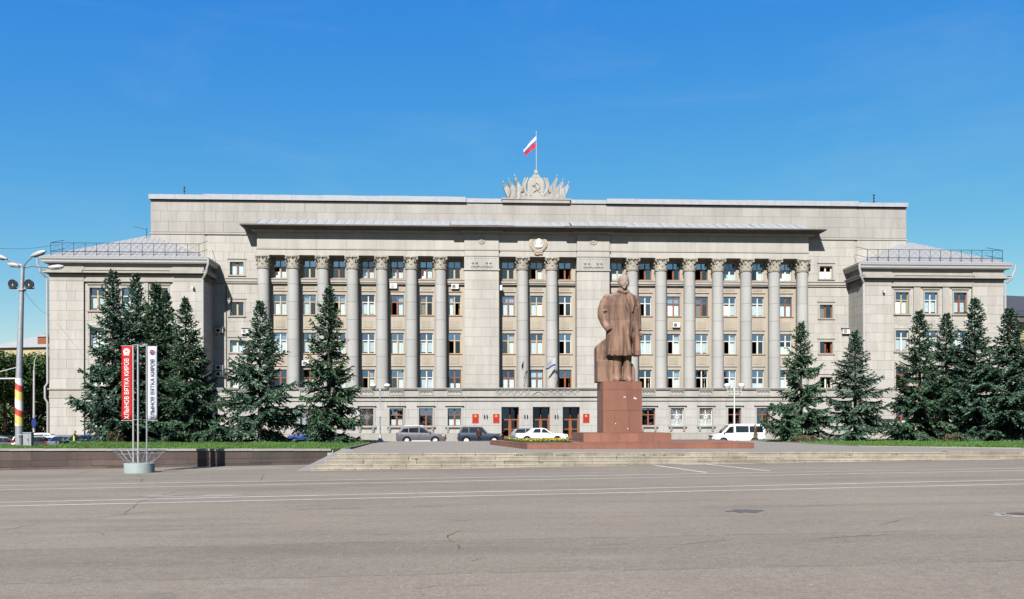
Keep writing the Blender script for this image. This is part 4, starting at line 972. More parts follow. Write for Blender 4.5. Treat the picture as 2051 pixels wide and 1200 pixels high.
for s in (-1, 1):
    wh = MB()
    wh.tube([(s*.5, -.1, .6), (s*1.15, -.12, 1.2), (s*1.32, -.12, 2.0), (s*1.1, -.12, 2.75)], [.2, .24, .2, .1], 7)
    for t in np.linspace(0, 1, 10):
        z = 1.3+1.35*t; x = s*(1.36-.28*t*t)
        for d in (-1, 1): wh.ball((x+d*.15, -.22, z+.05), (.10, .10, .16), 6, 5)
    for t in range(4): wh.ball((s*(.95-.12*t), -.2, .72+.05*t), (.2, .14, .1), 7, 4)
    wh.obj('wheat_sheaf', M['relief'], cr, smooth=50)
    for k, (bx, tx, tz, w) in enumerate([(1.0, 2.35, 2.95, 1.25), (1.5, 3.0, 2.5, 1.15), (2.0, 3.62, 2.15, 1.1)]):
        y0 = -.06-.09*k; f = MB(); f.tube([(s*bx*.8, y0, .55), (s*tx, y0, tz)], .05, 6); f.lathe([(.0, 0), (.08, .10), (.05, .2), (0, .40)], 8, (s*tx, y0, tz-.02))
        nn_ = 15; front, back = [], []
        for i in range(nn_+1):      # stone cloth hanging straight down from the leaning staff in thick folds
            t = i/nn_; px, pz = tx*(1-t)+bx*.8*t, tz*(1-t)+.55*t; zl_ = max(.5, pz-(1.25+.5*t)*(.25+.75*min(1, t*5)))
            front.append([(s*(px-.05*math.sin(q*5+i)), y0-.10-.12*math.sin(i*1.25+q*1.4+k)-.10*q, pz*(1-q)+zl_*q) for q in (0, .25, .5, .75, 1)])
        for i in range(nn_): f.add([p for p in front[i]] + [p for p in front[i+1]] + [(p[0], .12, p[2]) for p in front[i]] + [(p[0], .12, p[2]) for p in front[i+1]],
            [(j, j+1, j+6, j+5) for j in range(4)] + [(10+j, 15+j, 16+j, 11+j) for j in range(4)] + [(0, 5, 15, 10), (4, 14, 19, 9)] + ([(0, 10, 11, 1), (1, 11, 12, 2), (2, 12, 13, 3), (3, 13, 14, 4)] if i == 0 else []) + ([(5, 6, 16, 15), (6, 7, 17, 16), (7, 8, 18, 17), (8, 9, 19, 18)] if i == nn_-1 else []))
        bmf = f.obj('carved_flag', M['relief'], cr)
st_ = [((.34 if i % 2 == 0 else .15)*math.sin(math.pi*i/5), 3.52+(.34 if i % 2 == 0 else .15)*math.cos(math.pi*i/5)) for i in range(10)]
MB().prism([(-.42, 2.9), (.42, 2.9), (.3, 3.2), (-.3, 3.2)], 'y', -.2, .2).box(-.46, .46, -.24, .24, 2.86, 2.96).obj('cap', M['relief'], cr); MB().prism(st_, 'y', -.1, .1).obj('star', M['relief'], cr)

def flag_mat(name, c): return solid(name, c, .75, 0, .03)
M['f_white'], M['f_blue'], M['f_red'] = flag_mat('flag_white', (.78, .78, .80)), flag_mat('flag_blue', (.035, .10, .42)), flag_mat('flag_red', (.60, .025, .04))
fp = thing('roof_flag', 'white blue and red tricolour flag on a tall thin pole above the roof crest', 'flag', bl(0, .35, 26.6), TH)
MB().tube([(0, 0, 0), (0, 0, 7.75)], [.06, .035], 8).lathe([(.0, 7.7), (.06, 7.78), (.05, 7.86), (0, 8.02)], 8).obj('pole', M['pipe'], fp)
def cloth(nu, nv, fn, band):
    mb = MB(); vs = [fn(i/nu, j/nv) for j in range(nv+1) for i in range(nu+1)]
    for j in range(nv):
        for i in range(nu): mb.add([vs[j*(nu+1)+i], vs[j*(nu+1)+i+1], vs[(j+1)*(nu+1)+i+1], vs[(j+1)*(nu+1)+i]], [(0, 1, 2, 3)], band((j+.5)/nv, (i+.5)/nu))
    return mb
def tri(a, b):    # flag hanging down-left from the pole: a along the fly, b down the hoist
    x = -1.42*a*(1-.12*b); z = 7.45 - 1.22*b*(1-.42*a) - 1.55*a**1.05
    return (x + .22*b*a*math.sin(6*a), .34*math.sin(7.5*a+1.4*b)*a**.5, z + .13*math.sin(6.5*a+.3)*a)
cloth(16, 9, tri, lambda b, i: 0 if b < .30 else 1 if b < .60 else 2).obj('cloth', [M['f_white'], M['f_blue'], M['f_red']], fp, smooth=True)

md = thing('portrait_medallion', 'gilded oval medallion with a white profile relief on the frieze', 'medallion', bl(.08, -.90, 20.55), TH)
out = [(-.95, 1.75), (-.6, 2.05), (-.15, 2.12), (.3, 2.12), (.62, 2.0), (.92, 1.72), (1.0, 1.3), (.95, .95), (.72, .55), (.48, .38), (.45, .02), (.18, .06), (-.05, -.02), (-.42, .04), (-.46, .36), (-.72, .62), (-.92, .95), (-1.02, 1.35)]
mb = MB(); mb.prism(out, 'y', -.16, 0)
for k in range(26):
    a = 2*math.pi*k/26; mb.ball((.78*math.cos(a), -.17, 1.22+.80*math.sin(a)), (.12, .06, .16), 6, 4)
for k in range(5): mb.ball((-.32+k*.16, -.18, .25+.06*(k % 2)), (.10, .07, .12), 6, 4)
mb.obj('wreath', M['bronze'], md, smooth=40)
MB().lathe([(0, -.19), (.56, -.19), (.60, -.23), (.64, -.19), (.64, -.1)], 28, (0, 0, 1.22), axis='y').obj('disc', M['relief'], md, smooth=30)
pr = MB(); pr.ball((.06, -.24, 1.42), (.27, .10, .33), 12, 8); pr.ball((-.06, -.24, 1.22), (.20, .09, .18), 10, 6); pr.ball((-.20, -.23, 1.33), (.06, .06, .05), 6, 4); pr.ball((-.15, -.23, 1.07), (.09, .07, .10), 8, 5); pr.ball((.12, -.23, 1.08), (.18, .08, .20), 8, 6); pr.ball((.06, -.23, .86), (.42, .10, .17), 12, 6)
pr.obj('profile', M['white'], md, smooth=True)

def plaque(name, u, label):
    t = thing(name, label, 'plaque', bl(u, -1.60, 2.05), TH, 'red plaques beside the entrance doors')
    MB().box(-.36, .36, -.03, 0, 0, 1.0).obj('plate', M['plaque'], t)
    g_ = MB(); g_.ball((0, -.032, .76), (.10, .012, .13), 10, 6); g_.prism([(-.17, .80), (0, .70), (.17, .80), (.10, .64), (-.10, .64)], 'y', -.04, -.028)
    g_.obj('gilt_crest', M['gold'], t); fr = MB()
    for a in ((-.36, -.34, 0, 1.0), (.34, .36, 0, 1.0), (-.34, .34, 0, .02), (-.34, .34, .98, 1.0)): fr.box(a[0], a[1], -.042, -.03, a[2], a[3])
    fr.obj('rim', M['gold'], t)
plaque('wall_plaque', -6.86, 'red plaque on the wall, the one farther left of the left door'); plaque('wall_plaque', -4.60, 'red plaque directly beside the left entrance door'); plaque('wall_plaque', 5.25, 'red plaque to the right of the right entrance door')
# ---------------------------------------------------------------- spruces
def needle_mat(name, stops):
    m, n, l, b = nodes(name)
    geo = n.new('ShaderNodeNewGeometry')
    c = ramp(n, l, geo.outputs['Random Per Island'], [(p_, kc(c_)) for p_, c_ in stops])
    k = ramp(n, l, noise(n, l, geo.outputs['Position'], .9, 3, .6), [(.3, .72), (.7, 1.2)])
    l.new(mix(n, l, 1, c, k, 'MULTIPLY'), b.inputs['Base Color']); b.inputs['Roughness'].default_value = .65; b.inputs['Specular IOR Level'].default_value = .25
    return m
M['needle'] = needle_mat('spruce_needles', [(0, (.018, .046, .028)), (.45, (.055, .118, .072)), (.8, (.102, .192, .126)), (1, (.175, .280, .195))])
M['needle_d'] = needle_mat('dark_spruce_needles', [(0, (.016, .043, .021)), (.5, (.047, .108, .054)), (.85, (.085, .168, .089)), (1, (.145, .235, .135))])
M['bark'] = solid('spruce_bark', (.075, .052, .038), .95, 0, .3, 8)
def spruce(seed, H, RB, fullness=1.0, bare=.05):
    "crown of needle sprigs on drooping whorled boughs of uneven length, and a trunk with branch wood"
    r_ = np.random.default_rng(seed); P, D, L, W = [], [], [], []; wood = MB()
    ph = r_.uniform(0, 6.28, 6)
    def lobe(az, t): return 1 + .16*math.sin(2*az+ph[0]+4*t) + .12*math.sin(3*az+ph[1]-7*t) + .10*math.sin(11*t+ph[2]+az)
    z = bare*H
    while z < H*.985:
        t = z/H; prof = (1-t)**.98*(1 if t > .14 else .80+t*1.43)
        Lm = RB*1.14*prof + .06
        nb = int(7.6 - 2.2*t) if t < .9 else 5; a0 = r_.uniform(0, 6.28)
        el = R(-20 + 58*t**1.5)
        for k in range(nb):
            az = a0 + 6.283*k/nb + r_.normal(0, .28); Lb = Lm*r_.uniform(.60, 1.14)*lobe(az, t)
            if r_.random() < .10 and t < .85: Lb *= r_.uniform(.3, .6)
            zb = z + r_.normal(0, .20*(1-t)+.04); ca, sa = math.cos(az), math.sin(az); e = el + r_.normal(0, .13)
            n_ = max(3, int(Lb/.13)); pts = []; up_ = r_.uniform(.04, .22); sag = r_.uniform(.35, .75); sw = r_.normal(0, .10)
            for i in range(n_+1):
                s = i/n_; rr = Lb*s*math.cos(e*.6); dz = Lb*(math.tan(e)*s - sag*(1-t)*s*(1-s)*.8 + up_*s*s*s); q = sw*Lb*s*s
                pts.append(np.array([ca*rr-sa*q, sa*rr+ca*q, zb+dz]))
            if t < .8: wood.tube([pts[0], pts[n_//2], pts[int(n_*.85)]], [.035*(1-t)+.01, .02*(1-t)+.006, .006], 3, 0, False)
            side = np.array([-sa, ca, 0.])
            for i in range(1, n_+1):
                s = i/n_; d = pts[i]-pts[i-1]; d /= np.linalg.norm(d)+1e-9
                if s < .16 and t < .7: continue
                P.append(pts[i]); D.append(d + r_.normal(0, .14, 3)); L.append((.27+.1*r_.random())*(1-.35*t)); W.append(.06)
                tl = (.40*Lb*(1-s*.86)**.8*(.40+.60*min(1, s*3)) + .15*(1-.8*t))*r_.uniform(.55, 1.25)
                for sg in (-1, 1):
                    hang = -.30-.50*(1-t)*r_.random()
                    td = d*.62 + side*sg*.80 + np.array([0, 0, hang]) + r_.normal(0, .16, 3); td /= np.linalg.norm(td)
                    m_ = max(1, int(tl/.105*fullness))
                    for j in range(m_+1):
                        q = j/max(1, m_); p = pts[i] + td*tl*q + np.array([0, 0, -.16*tl*q*q])
                        for s2 in ((-1, 1) if m_ > 1 and j < m_ else (0,)):
                            dd = td*.8 + np.cross(td, [0, 0, 1.])*s2*.62 + r_.normal(0, .20, 3) + np.array([0, 0, -.16])
                            P.append(p); D.append(dd); L.append(r_.uniform(.17, .31)*(1-.35*t)); W.append(r_.uniform(.038, .064))
        z += (.58*(1-t)+.18)*r_.uniform(.75, 1.25)
    for k in range(26):      # leader
        P.append(np.array([0, 0, H*.995-.045*k])); D.append(np.array([r_.normal(0, .45), r_.normal(0, .45), 1.0])); L.append(.13); W.append(.03)
    P, D, L, W = np.array(P), np.array(D), np.array(L), np.array(W); D /= np.linalg.norm(D, axis=1)[:, None]
    n = len(P); up = r_.normal(0, 1, (n, 3)); A = np.cross(D, up); A /= np.linalg.norm(A, axis=1)[:, None]; Bv = np.cross(D, A)
    V = np.zeros((n, 8, 3)); tip = P + D*L[:, None]; mid = P + D*(L*.45)[:, None]
    for q, X in ((0, A), (4, Bv)):
        V[:, q] = P; V[:, q+1] = mid + X*W[:, None]; V[:, q+2] = tip; V[:, q+3] = mid - X*W[:, None]
    idx = np.arange(n)[:, None]*8; T = np.concatenate([idx + np.array([[0, 1, 2, 3]]), idx + np.array([[4, 5, 6, 7]])])
    # weld the two blades of each sprig so that they count as one island for the colour
    V2 = np.zeros((n, 6, 3)); V2[:, 0] = P; V2[:, 1] = V[:, 1]; V2[:, 2] = tip; V2[:, 3] = V[:, 3]; V2[:, 4] = V[:, 5]; V2[:, 5] = V[:, 7]
    idx = np.arange(n)[:, None]*6; T = np.concatenate([idx + np.array([[0, 1, 2, 3]]), idx + np.array([[0, 4, 2, 5]])])
    wood.tube([(0, 0, -.4), (0, 0, .4), (.02, .01, H*.5), (0, 0, H*.97)], [.021*H, .0165*H, .009*H, .012], 9)
    return V2.reshape(-1, 3), T, wood
SPR = []; NSPR = 0
for sd, H_, RB_, fl, br, mt in [(1, 12.6, 2.9, .95, .03, 'needle'), (2, 10.6, 3.0, .95, .03, 'needle'), (3, 11.7, 2.5, .95, .03, 'needle_d'), (4, 9.0, 2.4, 1.0, .04, 'needle_d'), (5, 12.2, 3.4, .95, .03, 'needle'), (6, 10.2, 2.7, .95, .03, 'needle'), (7, 11.0, 2.9, .95, .035, 'needle_d')]:
    V_, T_, wd = spruce(sd, H_, RB_, fl, br)
    NSPR += len(T_); SPR.append((H_, arr_mesh('crown', V_, T_, M[mt]), wd.mesh('trunk', M['bark'])))
print('SPRIG QUADS', NSPR)
def plant_spruce(k, px, ytop, Y, base, wid, label, group, rot):
    H, cm, tm = SPR[k]; p = at(px, ytop, Y); s = (p.z-base)/H
    t = thing('spruce_tree', label, 'spruce', (p.x, Y, base), rot, group); t.scale = (s*wid, s*wid, s)
    place('crown', cm, t); place('trunk', tm, t)
GL, GM, GR = 'spruces clustered before the left wing', 'lone spruces on the lawns', 'spruces clustered before the right wing'
for a in [
    (0, 227, 538, 60, .72, 1.10, 'tall slender spruce farthest left, rising before the left wing', GL, .3),
    (4, 273, 546, 64, .70, .95, 'tall spruce second from the left, behind the red banner', GL, 2.1),
    (2, 313, 562, 61, .70, 1.25, 'spruce rising just above and right of the white banner', GL, 4.0),
    (5, 333, 580, 66, .70, 1.0, 'thin spruce top peeping out behind the white banner tree', GL, 1.2),
    (6, 372, 597, 59, .68, 1.08, 'spruce at the right end of the left cluster', GL, 5.2),
    (3, 405, 706, 62, .66, 1.05, 'small low dark spruce tucked at the right foot of the left cluster', GL, .9),
    (1, 521, 602, 60, .64, 1.10, 'bluish spruce standing left of the blue car', GM, .5),
    (2, 659, 571, 59, .63, 1.12, 'tallest lone spruce, standing before the blue car', GM, 1.9),
    (3, 1605, 648, 62, .61, .98, 'lone spruce on the right lawn, just right of the white van', GM, 3.3),
    (5, 1713, 664, 62, .61, 1.22, 'lone spruce on the right lawn before the right wing corner', GM, 4.6),
    (6, 1842, 625, 62, .61, 1.16, 'slim spruce first from the left in the right cluster', GR, .2),
    (4, 1896, 630, 63, .61, 1.22, 'bushy spruce between two slimmer ones in the right cluster', GR, 1.4),
    (0, 1953, 597, 61, .61, 1.25, 'tallest spruce of the right cluster', GR, 2.8),
    (1, 2022, 620, 60, .61, 1.28, 'spruce at the right picture edge before the yellow house', GR, 5.7),
    (4, 2085, 600, 61, .61, 1.1, 'spruce half cut off at the far right edge', GR, 3.9)]: plant_spruce(*a)
# low scrub at the feet of the clusters
def clumps(name, spots, mat, label, seed, leaf=.16, cat='bush'):
    r_ = np.random.default_rng(seed)
    for k, (x, y, z, rx, rz, n) in enumerate(spots):
        t = thing(name, label[k] if isinstance(label, list) else label, cat, (x, y, z), 0, 'low bushes at the feet of the spruces')
        c = r_.normal(0, 1, (n, 3)); c /= np.linalg.norm(c, axis=1)[:, None]; c *= (r_.uniform(.3, 1, n)**.45)[:, None]
        c = c*np.array([rx, rx, rz]) + np.array([0, 0, rz*.75]); c[:, 2] = np.maximum(c[:, 2], .05)
        place('crown', arr_mesh('crown', *leaf_quads(c, leaf, r_), M[mat]), t)
        MB().tube([(0, 0, -.2), (.05, 0, rz)], [.05, .02], 6).obj('stem', M['bark'], t)
def leaf_quads(C, size, r_, flat=.0):
    n = len(C); N = r_.normal(0, 1, (n, 3)) + np.array([0, 0, flat]); N /= np.linalg.norm(N, axis=1)[:, None]
    A = np.cross(N, r_.normal(0, 1, (n, 3))); A /= np.linalg.norm(A, axis=1)[:, None]; B_ = np.cross(N, A)
    s = size*r_.uniform(.6, 1.2, n)[:, None]
    V = np.stack([C-A*s*.5, C+B_*s*.28, C+A*s*.5, C-B_*s*.28], 1).reshape(-1, 3)
    return V, np.arange(4*n).reshape(-1, 4)
M['leaf'] = needle_mat('broad_leaves', [(0, (.022, .055, .010)), (.5, (.045, .105, .018)), (.85, (.075, .15, .028)), (1, (.12, .19, .045))])
M['dry'] = needle_mat('dry_scrub', [(0, (.04, .035, .015)), (.5, (.085, .065, .03)), (1, (.13, .12, .05))])
clumps('bush', [(at(233, 880, 58).x, 58, .7, .65, .55, 900), (at(1610, 880, 59.5).x, 59.5, .6, .9, .28, 700), (at(1915, 880, 59).x, 59, .6, .8, .35, 700)], 'dry', ['low dry bush at the foot of the leftmost spruce', 'low reddish scrub at the foot of the spruce beside the van', 'low scrub at the foot of the right spruce cluster'], 6, .13)

# ---------------------------------------------------------------- leafy trees in the shade left of the building
def leafy(px, Y, zb, zt, rad, label, seed, n=7000, base=-.4):
    r_ = np.random.default_rng(seed); x = at(px, 800, Y).x
    t = thing('leafy_tree', label, 'tree', (x, Y, base), 0, 'leafy trees left of the building'); C = []
    for k in range(16):
        a = r_.uniform(0, 6.28); d = rad*r_.uniform(0, .72); zc = zb + (zt-zb)*r_.uniform(.15, .85); rr = rad*r_.uniform(.30, .48)
        if k == 0: a, d, zc = 0, 0, zt-rr*.9
        m_ = n//16; c = r_.normal(0, 1, (m_, 3)); c /= np.linalg.norm(c, axis=1)[:, None]; c *= (r_.uniform(.35, 1, m_)**.4)[:, None]
        c = c*np.array([rr, rr, rr*.78]) + np.array([d*math.cos(a), d*math.sin(a), zc-base]); C.append(c)
    place('crown', arr_mesh('crown', *leaf_quads(np.concatenate(C), .42, r_, .3), M['leaf']), t)
    w = MB(); w.tube([(0, 0, -.5), (.1, 0, zb*.6), (0, .1, zt*.75)], [.28, .2, .06], 8)
    for k in range(6):
        a = k*1.05; w.tube([(0, 0, zb*.7), (math.cos(a)*rad*.4, math.sin(a)*rad*.4, zb+1.2), (math.cos(a)*rad*.65, math.sin(a)*rad*.65, zb+(zt-zb)*.6)], [.12, .08, .03], 5)
    w.obj('trunk', M['bark'], t)
for a in [(8, 112, 5.0, 10.8, 5.2, 'leafy tree at the far left edge, behind the striped lamp post', 1), (62, 115, 5.2, 11.2, 4.8, 'leafy tree between the striped post and the left wing', 2), (95, 124, 5.0, 11.0, 5.5, 'leafy tree half hidden by the left wing corner', 3),
          (-40, 118, 5.0, 12.5, 6, 'leafy tree beyond the left picture edge', 4), (30, 128, 4.5, 10.6, 6, 'leafy tree in deep shade behind the nearer park trees', 5), (75, 138, 4, 10.6, 6, 'leafy tree deepest in the shade beside the left wing', 6), (-10, 140, 4, 10.6, 7, 'leafy tree deepest in the shade at the far left', 7)]: leafy(*a)
for x_, y_, zt_, rad_, lab_, sd_ in [(-66.5, 99, 20.5, 5.6, 'tall unseen tree added for shade beyond the left picture edge, nearest the square', 11), (-73.5, 104, 21, 6, 'tall unseen tree added for shade beyond the left picture edge, farther back', 12), (-71, 96, 20, 5.5, 'tall unseen tree added for shade beyond the left picture edge, by the road', 13), (-80, 101, 20, 6, 'tall unseen tree added for shade farthest out beyond the left picture edge', 14)]:
    leafy(CX + x_/y_*F, y_, 5.5, zt_, rad_, lab_, sd_, 6000)  # out-of-view trees added to keep the sun off the wood behind
# dense undergrowth under the trees
r_ = np.random.default_rng(31); n_ = 26000
C = np.c_[r_.uniform(-95, -45, n_), r_.uniform(121, 142, n_), r_.uniform(-.4, 1, n_)]; C[:, 2] = -.4 + r_.uniform(0, 1, n_)*(2.6+(C[:, 1]-121)*.28)
tag(place('undergrowth', arr_mesh('undergrowth', *leaf_quads(C, .55, r_), M['leaf'])), 'dark undergrowth in the shade beneath the leafy trees', 'undergrowth', kind='stuff')
# ---------------------------------------------------------------- monument: platform, pedestal, statue
RZ = R(3.2)
plat = thing('granite_platform', 'low wide red granite platform under the pedestal, with a flower bed on it', 'platform', (0, 0, PZ))
cor = [(.77, 44.2), (12.45, 44.9), (13.1, 55.4), (-1.40, 55.0)]
MB().prism([(x + (.05 if i in (0, 3) else -.05), y + (.05 if i < 2 else -.05)) for i, (x, y) in enumerate(cor)], 'z', -.3, .28).obj('core', M['mortar'], plat)
MB().prism(cor, 'z', .262, .302).obj('paving', M['gran_red'], plat)
ub = MB().box(0, 1, 0, 1, 0, 1).mesh('granite_slab', M['gran_red'])
def slab_row(par, p, q, z0, z1, n, th=.06, seed=0):
    r_ = random.Random(seed); p, q = Vector(p), Vector(q); d = q-p; L = d.length; a = math.atan2(d.y, d.x)
    c = [0] + [L*(i + r_.uniform(-.15, .15))/n for i in range(1, n)] + [L]
    for s, e in zip(c[:-1], c[1:]):
        o = p + d.normalized()*(s+.004); place('granite_slab', ub, par, (o.x, o.y, z0), (0, 0, a), (e-s-.008, th, z1-z0))
slab_row(plat, cor[0], cor[1], -.02, .255, 9, seed=1); slab_row(plat, cor[3], cor[0], -.02, .255, 9, seed=2); slab_row(plat, cor[1], cor[2], -.02, .255, 7, seed=3); slab_row(plat, cor[2], cor[3], -.02, .255, 9, seed=4)

cx, cy = 6.20, 50.6
ped = thing('statue_pedestal', 'tall red granite pedestal of smooth slabs on a wider block under the statue', 'pedestal', (cx, cy, PZ+.30), RZ)
MB().box(-2.37, 2.41, -2.47, 2.5, 0, .45).obj('lower_block', M['mortar'], ped); MB().box(-2.40, 2.44, -2.49, 2.52, .455, .495).obj('block_top', M['gran_red'], ped)
lb = [(-2.42, -2.52), (2.46, -2.52), (2.46, 2.55), (-2.42, 2.55)]
for i in range(4): slab_row(ped, lb[i], lb[(i+1) % 4], 0, .452, 5, seed=11+i)
w = 1.06
MB().box(-w, w, -w, w, .49, 3.36).obj('core', M['mortar'], ped); MB().box(-w-.03, w+.03, -w-.03, w+.03, 3.362, 3.40).obj('cap', M['gran_red'], ped)
pb = [(-w-.05, -w-.05), (w+.05, -w-.05), (w+.05, w+.05), (-w-.05, w+.05)]
for i in range(4):
    for j, (z0, z1) in enumerate([(.50, 1.74), (1.75, 2.94), (2.95, 3.36)]): slab_row(ped, pb[i], pb[(i+1) % 4], z0, z1, 3, seed=21+i*5+j)
sp = MB()
for (x, z) in [(.09, 2.50), (.16, 2.51), (.66, 2.44), (.72, 2.40), (.78, 2.42), (.70, 2.49), (-.4, 1.0), (.3, .72)]: sp.ball((x, -w-.065, z), (.03, .012, .032), 6, 4)
sp.obj('paint_chips', M['white'], ped, kind='stuff')

ST = thing('stone_statue', 'reddish stone statue of a bald bearded man in a long open overcoat', 'statue', (cx+.24, cy, PZ+.30+3.40), RZ); ST.scale = (1.025, 1.025, 1.025)
s = MB()
def ring(z, x0, x1, y0, y1, n=40, fold=0, ph=0, sq=2.4, k=7):
    cx_, cy_ = (x0+x1)/2, (y0+y1)/2; out = []
    for i in range(n):
        a = 2*math.pi*i/n; c, d = math.cos(a), math.sin(a)
        e = 1 + fold*math.sin(k*a+ph+z*.5)*(1 if d < .3 else .3)
        out.append((cx_ + (x1-x0)/2*e*math.copysign(abs(c)**(2/sq), c), cy_ + (y1-y0)/2*e*math.copysign(abs(d)**(2/sq), d), z))
    return out
# overcoat: hem to shoulders
s.rings([ring(1.44, -1.00, .42, -.66, .50, fold=.055), ring(1.8, -1.0, .42, -.64, .50, fold=.055), ring(2.3, -.98, .46, -.62, .50, fold=.045), ring(2.8, -.97, .56, -.58, .49, fold=.032), ring(3.2, -.99, .70, -.57, .48, fold=.02), ring(3.8, -1.02, .76, -.56, .47, fold=.012), ring(4.3, -1.02, .78, -.55, .46), ring(4.66, -.98, .78, -.50, .45), ring(4.88, -.86, .72, -.43, .43), ring(5.02, -.62, .52, -.35, .38), ring(5.14, -.34, .28, -.27, .31)])
# open right front of the coat, its own panel with a deep gap beside it
s.rings([ring(1.48, .56, .98, -.52, .36, fold=.05, k=5), ring(2.2, .55, .95, -.52, .36, fold=.04, k=5), ring(2.8, .52, .90, -.50, .36, k=5), ring(3.4, .40, .86, -.46, .36, k=5), ring(4.2, .30, .84, -.42, .36)])
# lapels and the front edge: broad flat folds, not cords
def strip(pts, w, th):
    vs = []
    for (x, y, z), ww in zip(pts, w): vs.append([(x-ww, y+.10, z), (x-ww*.6, y-th*.6, z), (x, y-th, z), (x+ww*.6, y-th*.6, z), (x+ww, y+.10, z)])
    s.rings(vs, 0, True, True)
strip([(-.16, -.33, 5.06), (.00, -.48, 4.66), (.16, -.54, 4.2), (.26, -.555, 3.85)], [.12, .17, .14, .05], .09)
strip([(.24, -.33, 5.04), (.40, -.47, 4.7), (.48, -.52, 4.3), (.44, -.53, 3.9)], [.12, .15, .12, .05], .09)
strip([(.26, -.54, 3.9), (.22, -.56, 3.2), (.16, -.585, 2.5), (.22, -.63, 1.9), (.26, -.65, 1.46)], [.09, .12, .15, .16, .15], .07)
strip([(-.66, -.46, 4.2), (-.50, -.53, 3.7), (-.44, -.57, 3.0), (-.52, -.60, 2.2), (-.56, -.63, 1.5)], [.03, .10, .13, .15, .14], .05)
strip([(-.20, -.54, 3.3), (-.16, -.58, 2.5), (-.20, -.64, 1.5)], [.04, .12, .15], .05)
strip([(-.86, -.42, 2.7), (-.85, -.50, 2.1), (-.86, -.54, 1.5)], [.04, .10, .11], .05)
s.tube([(-.34, -.26, 5.12), (-.12, -.40, 5.06), (.06, -.43, 5.0), (.28, -.30, 5.1)], [.09, .10, .10, .09], 9)
# arms: the one at the left bent with the hand in the pocket, the other hanging
s.ball((-.82, .02, 4.74), (.34, .34, .26), 12, 8); s.ball((.62, .04, 4.68), (.32, .33, .26), 12, 8)
s.tube([(-.80, .02, 4.74), (-1.02, .02, 4.45), (-1.17, .03, 4.05), (-1.18, -.06, 3.72), (-1.07, -.22, 3.35), (-.94, -.38, 3.05), (-.84, -.44, 2.88)], [.30, .31, .28, .275, .25, .21, .17], 16)
s.tube([(-1.30, -.16, 4.0), (-1.10, -.30, 3.97), (-.94, -.30, 4.04)], [.05, .07, .03], 6); s.tube([(-1.28, -.2, 3.78), (-1.1, -.34, 3.7), (-.98, -.36, 3.74)], [.03, .05, .03], 6)
s.tube([(.64, .04, 4.66), (.76, .03, 4.3), (.80, .01, 3.8), (.81, -.06, 3.3), (.82, -.14, 2.92)], [.28, .27, .245, .22, .20], 16)
# fist holding a crumpled cap
s.ball((.88, -.16, 2.68), (.15, .17, .20), 12, 8)
for k in range(4): s.tube([(.96-.005*k, -.26+.065*k, 2.80), (1.03, -.28+.065*k, 2.72), (1.02, -.26+.065*k, 2.60), (.94, -.24+.065*k, 2.56)], [.042, .045, .042, .035], 6)
s.tube([(.84, -.28, 2.80), (.88, -.34, 2.68), (.93, -.31, 2.60)], [.045, .045, .035], 6)
s.ball((.90, -.10, 2.46), (.16, .20, .15), 10, 6)
# trousers and shoes
s.rings([ring(.10, -.62, -.14, -.46, .12), ring(.5, -.58, -.14, -.36, .14, fold=.03), ring(1.0, -.60, -.10, -.32, .18), ring(1.7, -.66, -.06, -.34, .24)])
s.rings([ring(.10, -.06, .46, -.38, .18), ring(.5, -.02, .44, -.30, .18, fold=.03), ring(1.0, 0, .46, -.28, .2), ring(1.7, -.02, .50, -.32, .24)])
for (x, y, d) in ((-.42, -.42, -.10), (.24, -.38, .10)):
    s.rings([[(x+d*.2+q*math.cos(a)*.20, y+.1+q2*math.sin(a)*.46, z) for a in [2*math.pi*i/16 for i in range(16)]] for q, q2, z in ((1, 1, 0), (1.05, 1.02, .1), (.85, .85, .2), (.5, .5, .28))])
# block of rough stone behind the legs
blk = [(-1.50, 0), (-1.50, 1.92), (-1.46, 2.05), (-1.36, 2.16), (-.98, 2.48), (-.5, 2.3), (-.2, 1.75), (.40, 1.75), (.48, 1.10), (.58, 1.02), (.70, .75), (.72, .0)]
s.box(.30, .85, .10, .42, 1.52, 3.0)
s.prism(blk, 'y', .02, .98)
s.box(-1.5, -.62, -.30, .3, 0, 1.22)
# neck and head
hx, hy, hz = .02, -.14, 5.62
s.tube([(.0, .02, 4.95), (.0, -.02, 5.3), (.01, -.06, 5.45)], [.28, .24, .23], 14)
s.ball((hx, hy+.05, hz+.10), (.315, .36, .345), 20, 14); s.ball((hx, hy-.05, hz-.11), (.28, .275, .25), 14, 10)
s.ball((hx, hy-.19, hz-.31), (.105, .11, .11), 10, 8)                                                    # goatee
s.tube([(hx, hy-.25, hz+.10), (hx, hy-.29, hz+.03), (hx, hy-.325, hz-.05), (hx, hy-.29, hz-.085)], [.035, .04, .055, .05], 8)       # nose
s.tube([(hx-.17, hy-.20, hz-.20), (hx-.08, hy-.265, hz-.155), (hx, hy-.285, hz-.15), (hx+.08, hy-.265, hz-.155), (hx+.17, hy-.20, hz-.20)], [.025, .042, .045, .042, .025], 7)          # moustache
for sd in (-1, 1):
    s.tube([(hx+sd*.03, hy-.262, hz+.105), (hx+sd*.12, hy-.258, hz+.125), (hx+sd*.23, hy-.185, hz+.09)], [.028, .034, .022], 6)      # brow
    s.ball((hx+sd*.14, hy-.165, hz-.08), (.12, .115, .11), 10, 8); s.ball((hx+sd*.30, hy+.07, hz-.02), (.04, .075, .11), 8, 6)
    s.ball((hx+sd*.12, hy-.20, hz+.03), (.085, .065, .06), 8, 6)
place('figure', remeshed(s, 'figure', M['gran_statue'], .027, 2), ST)

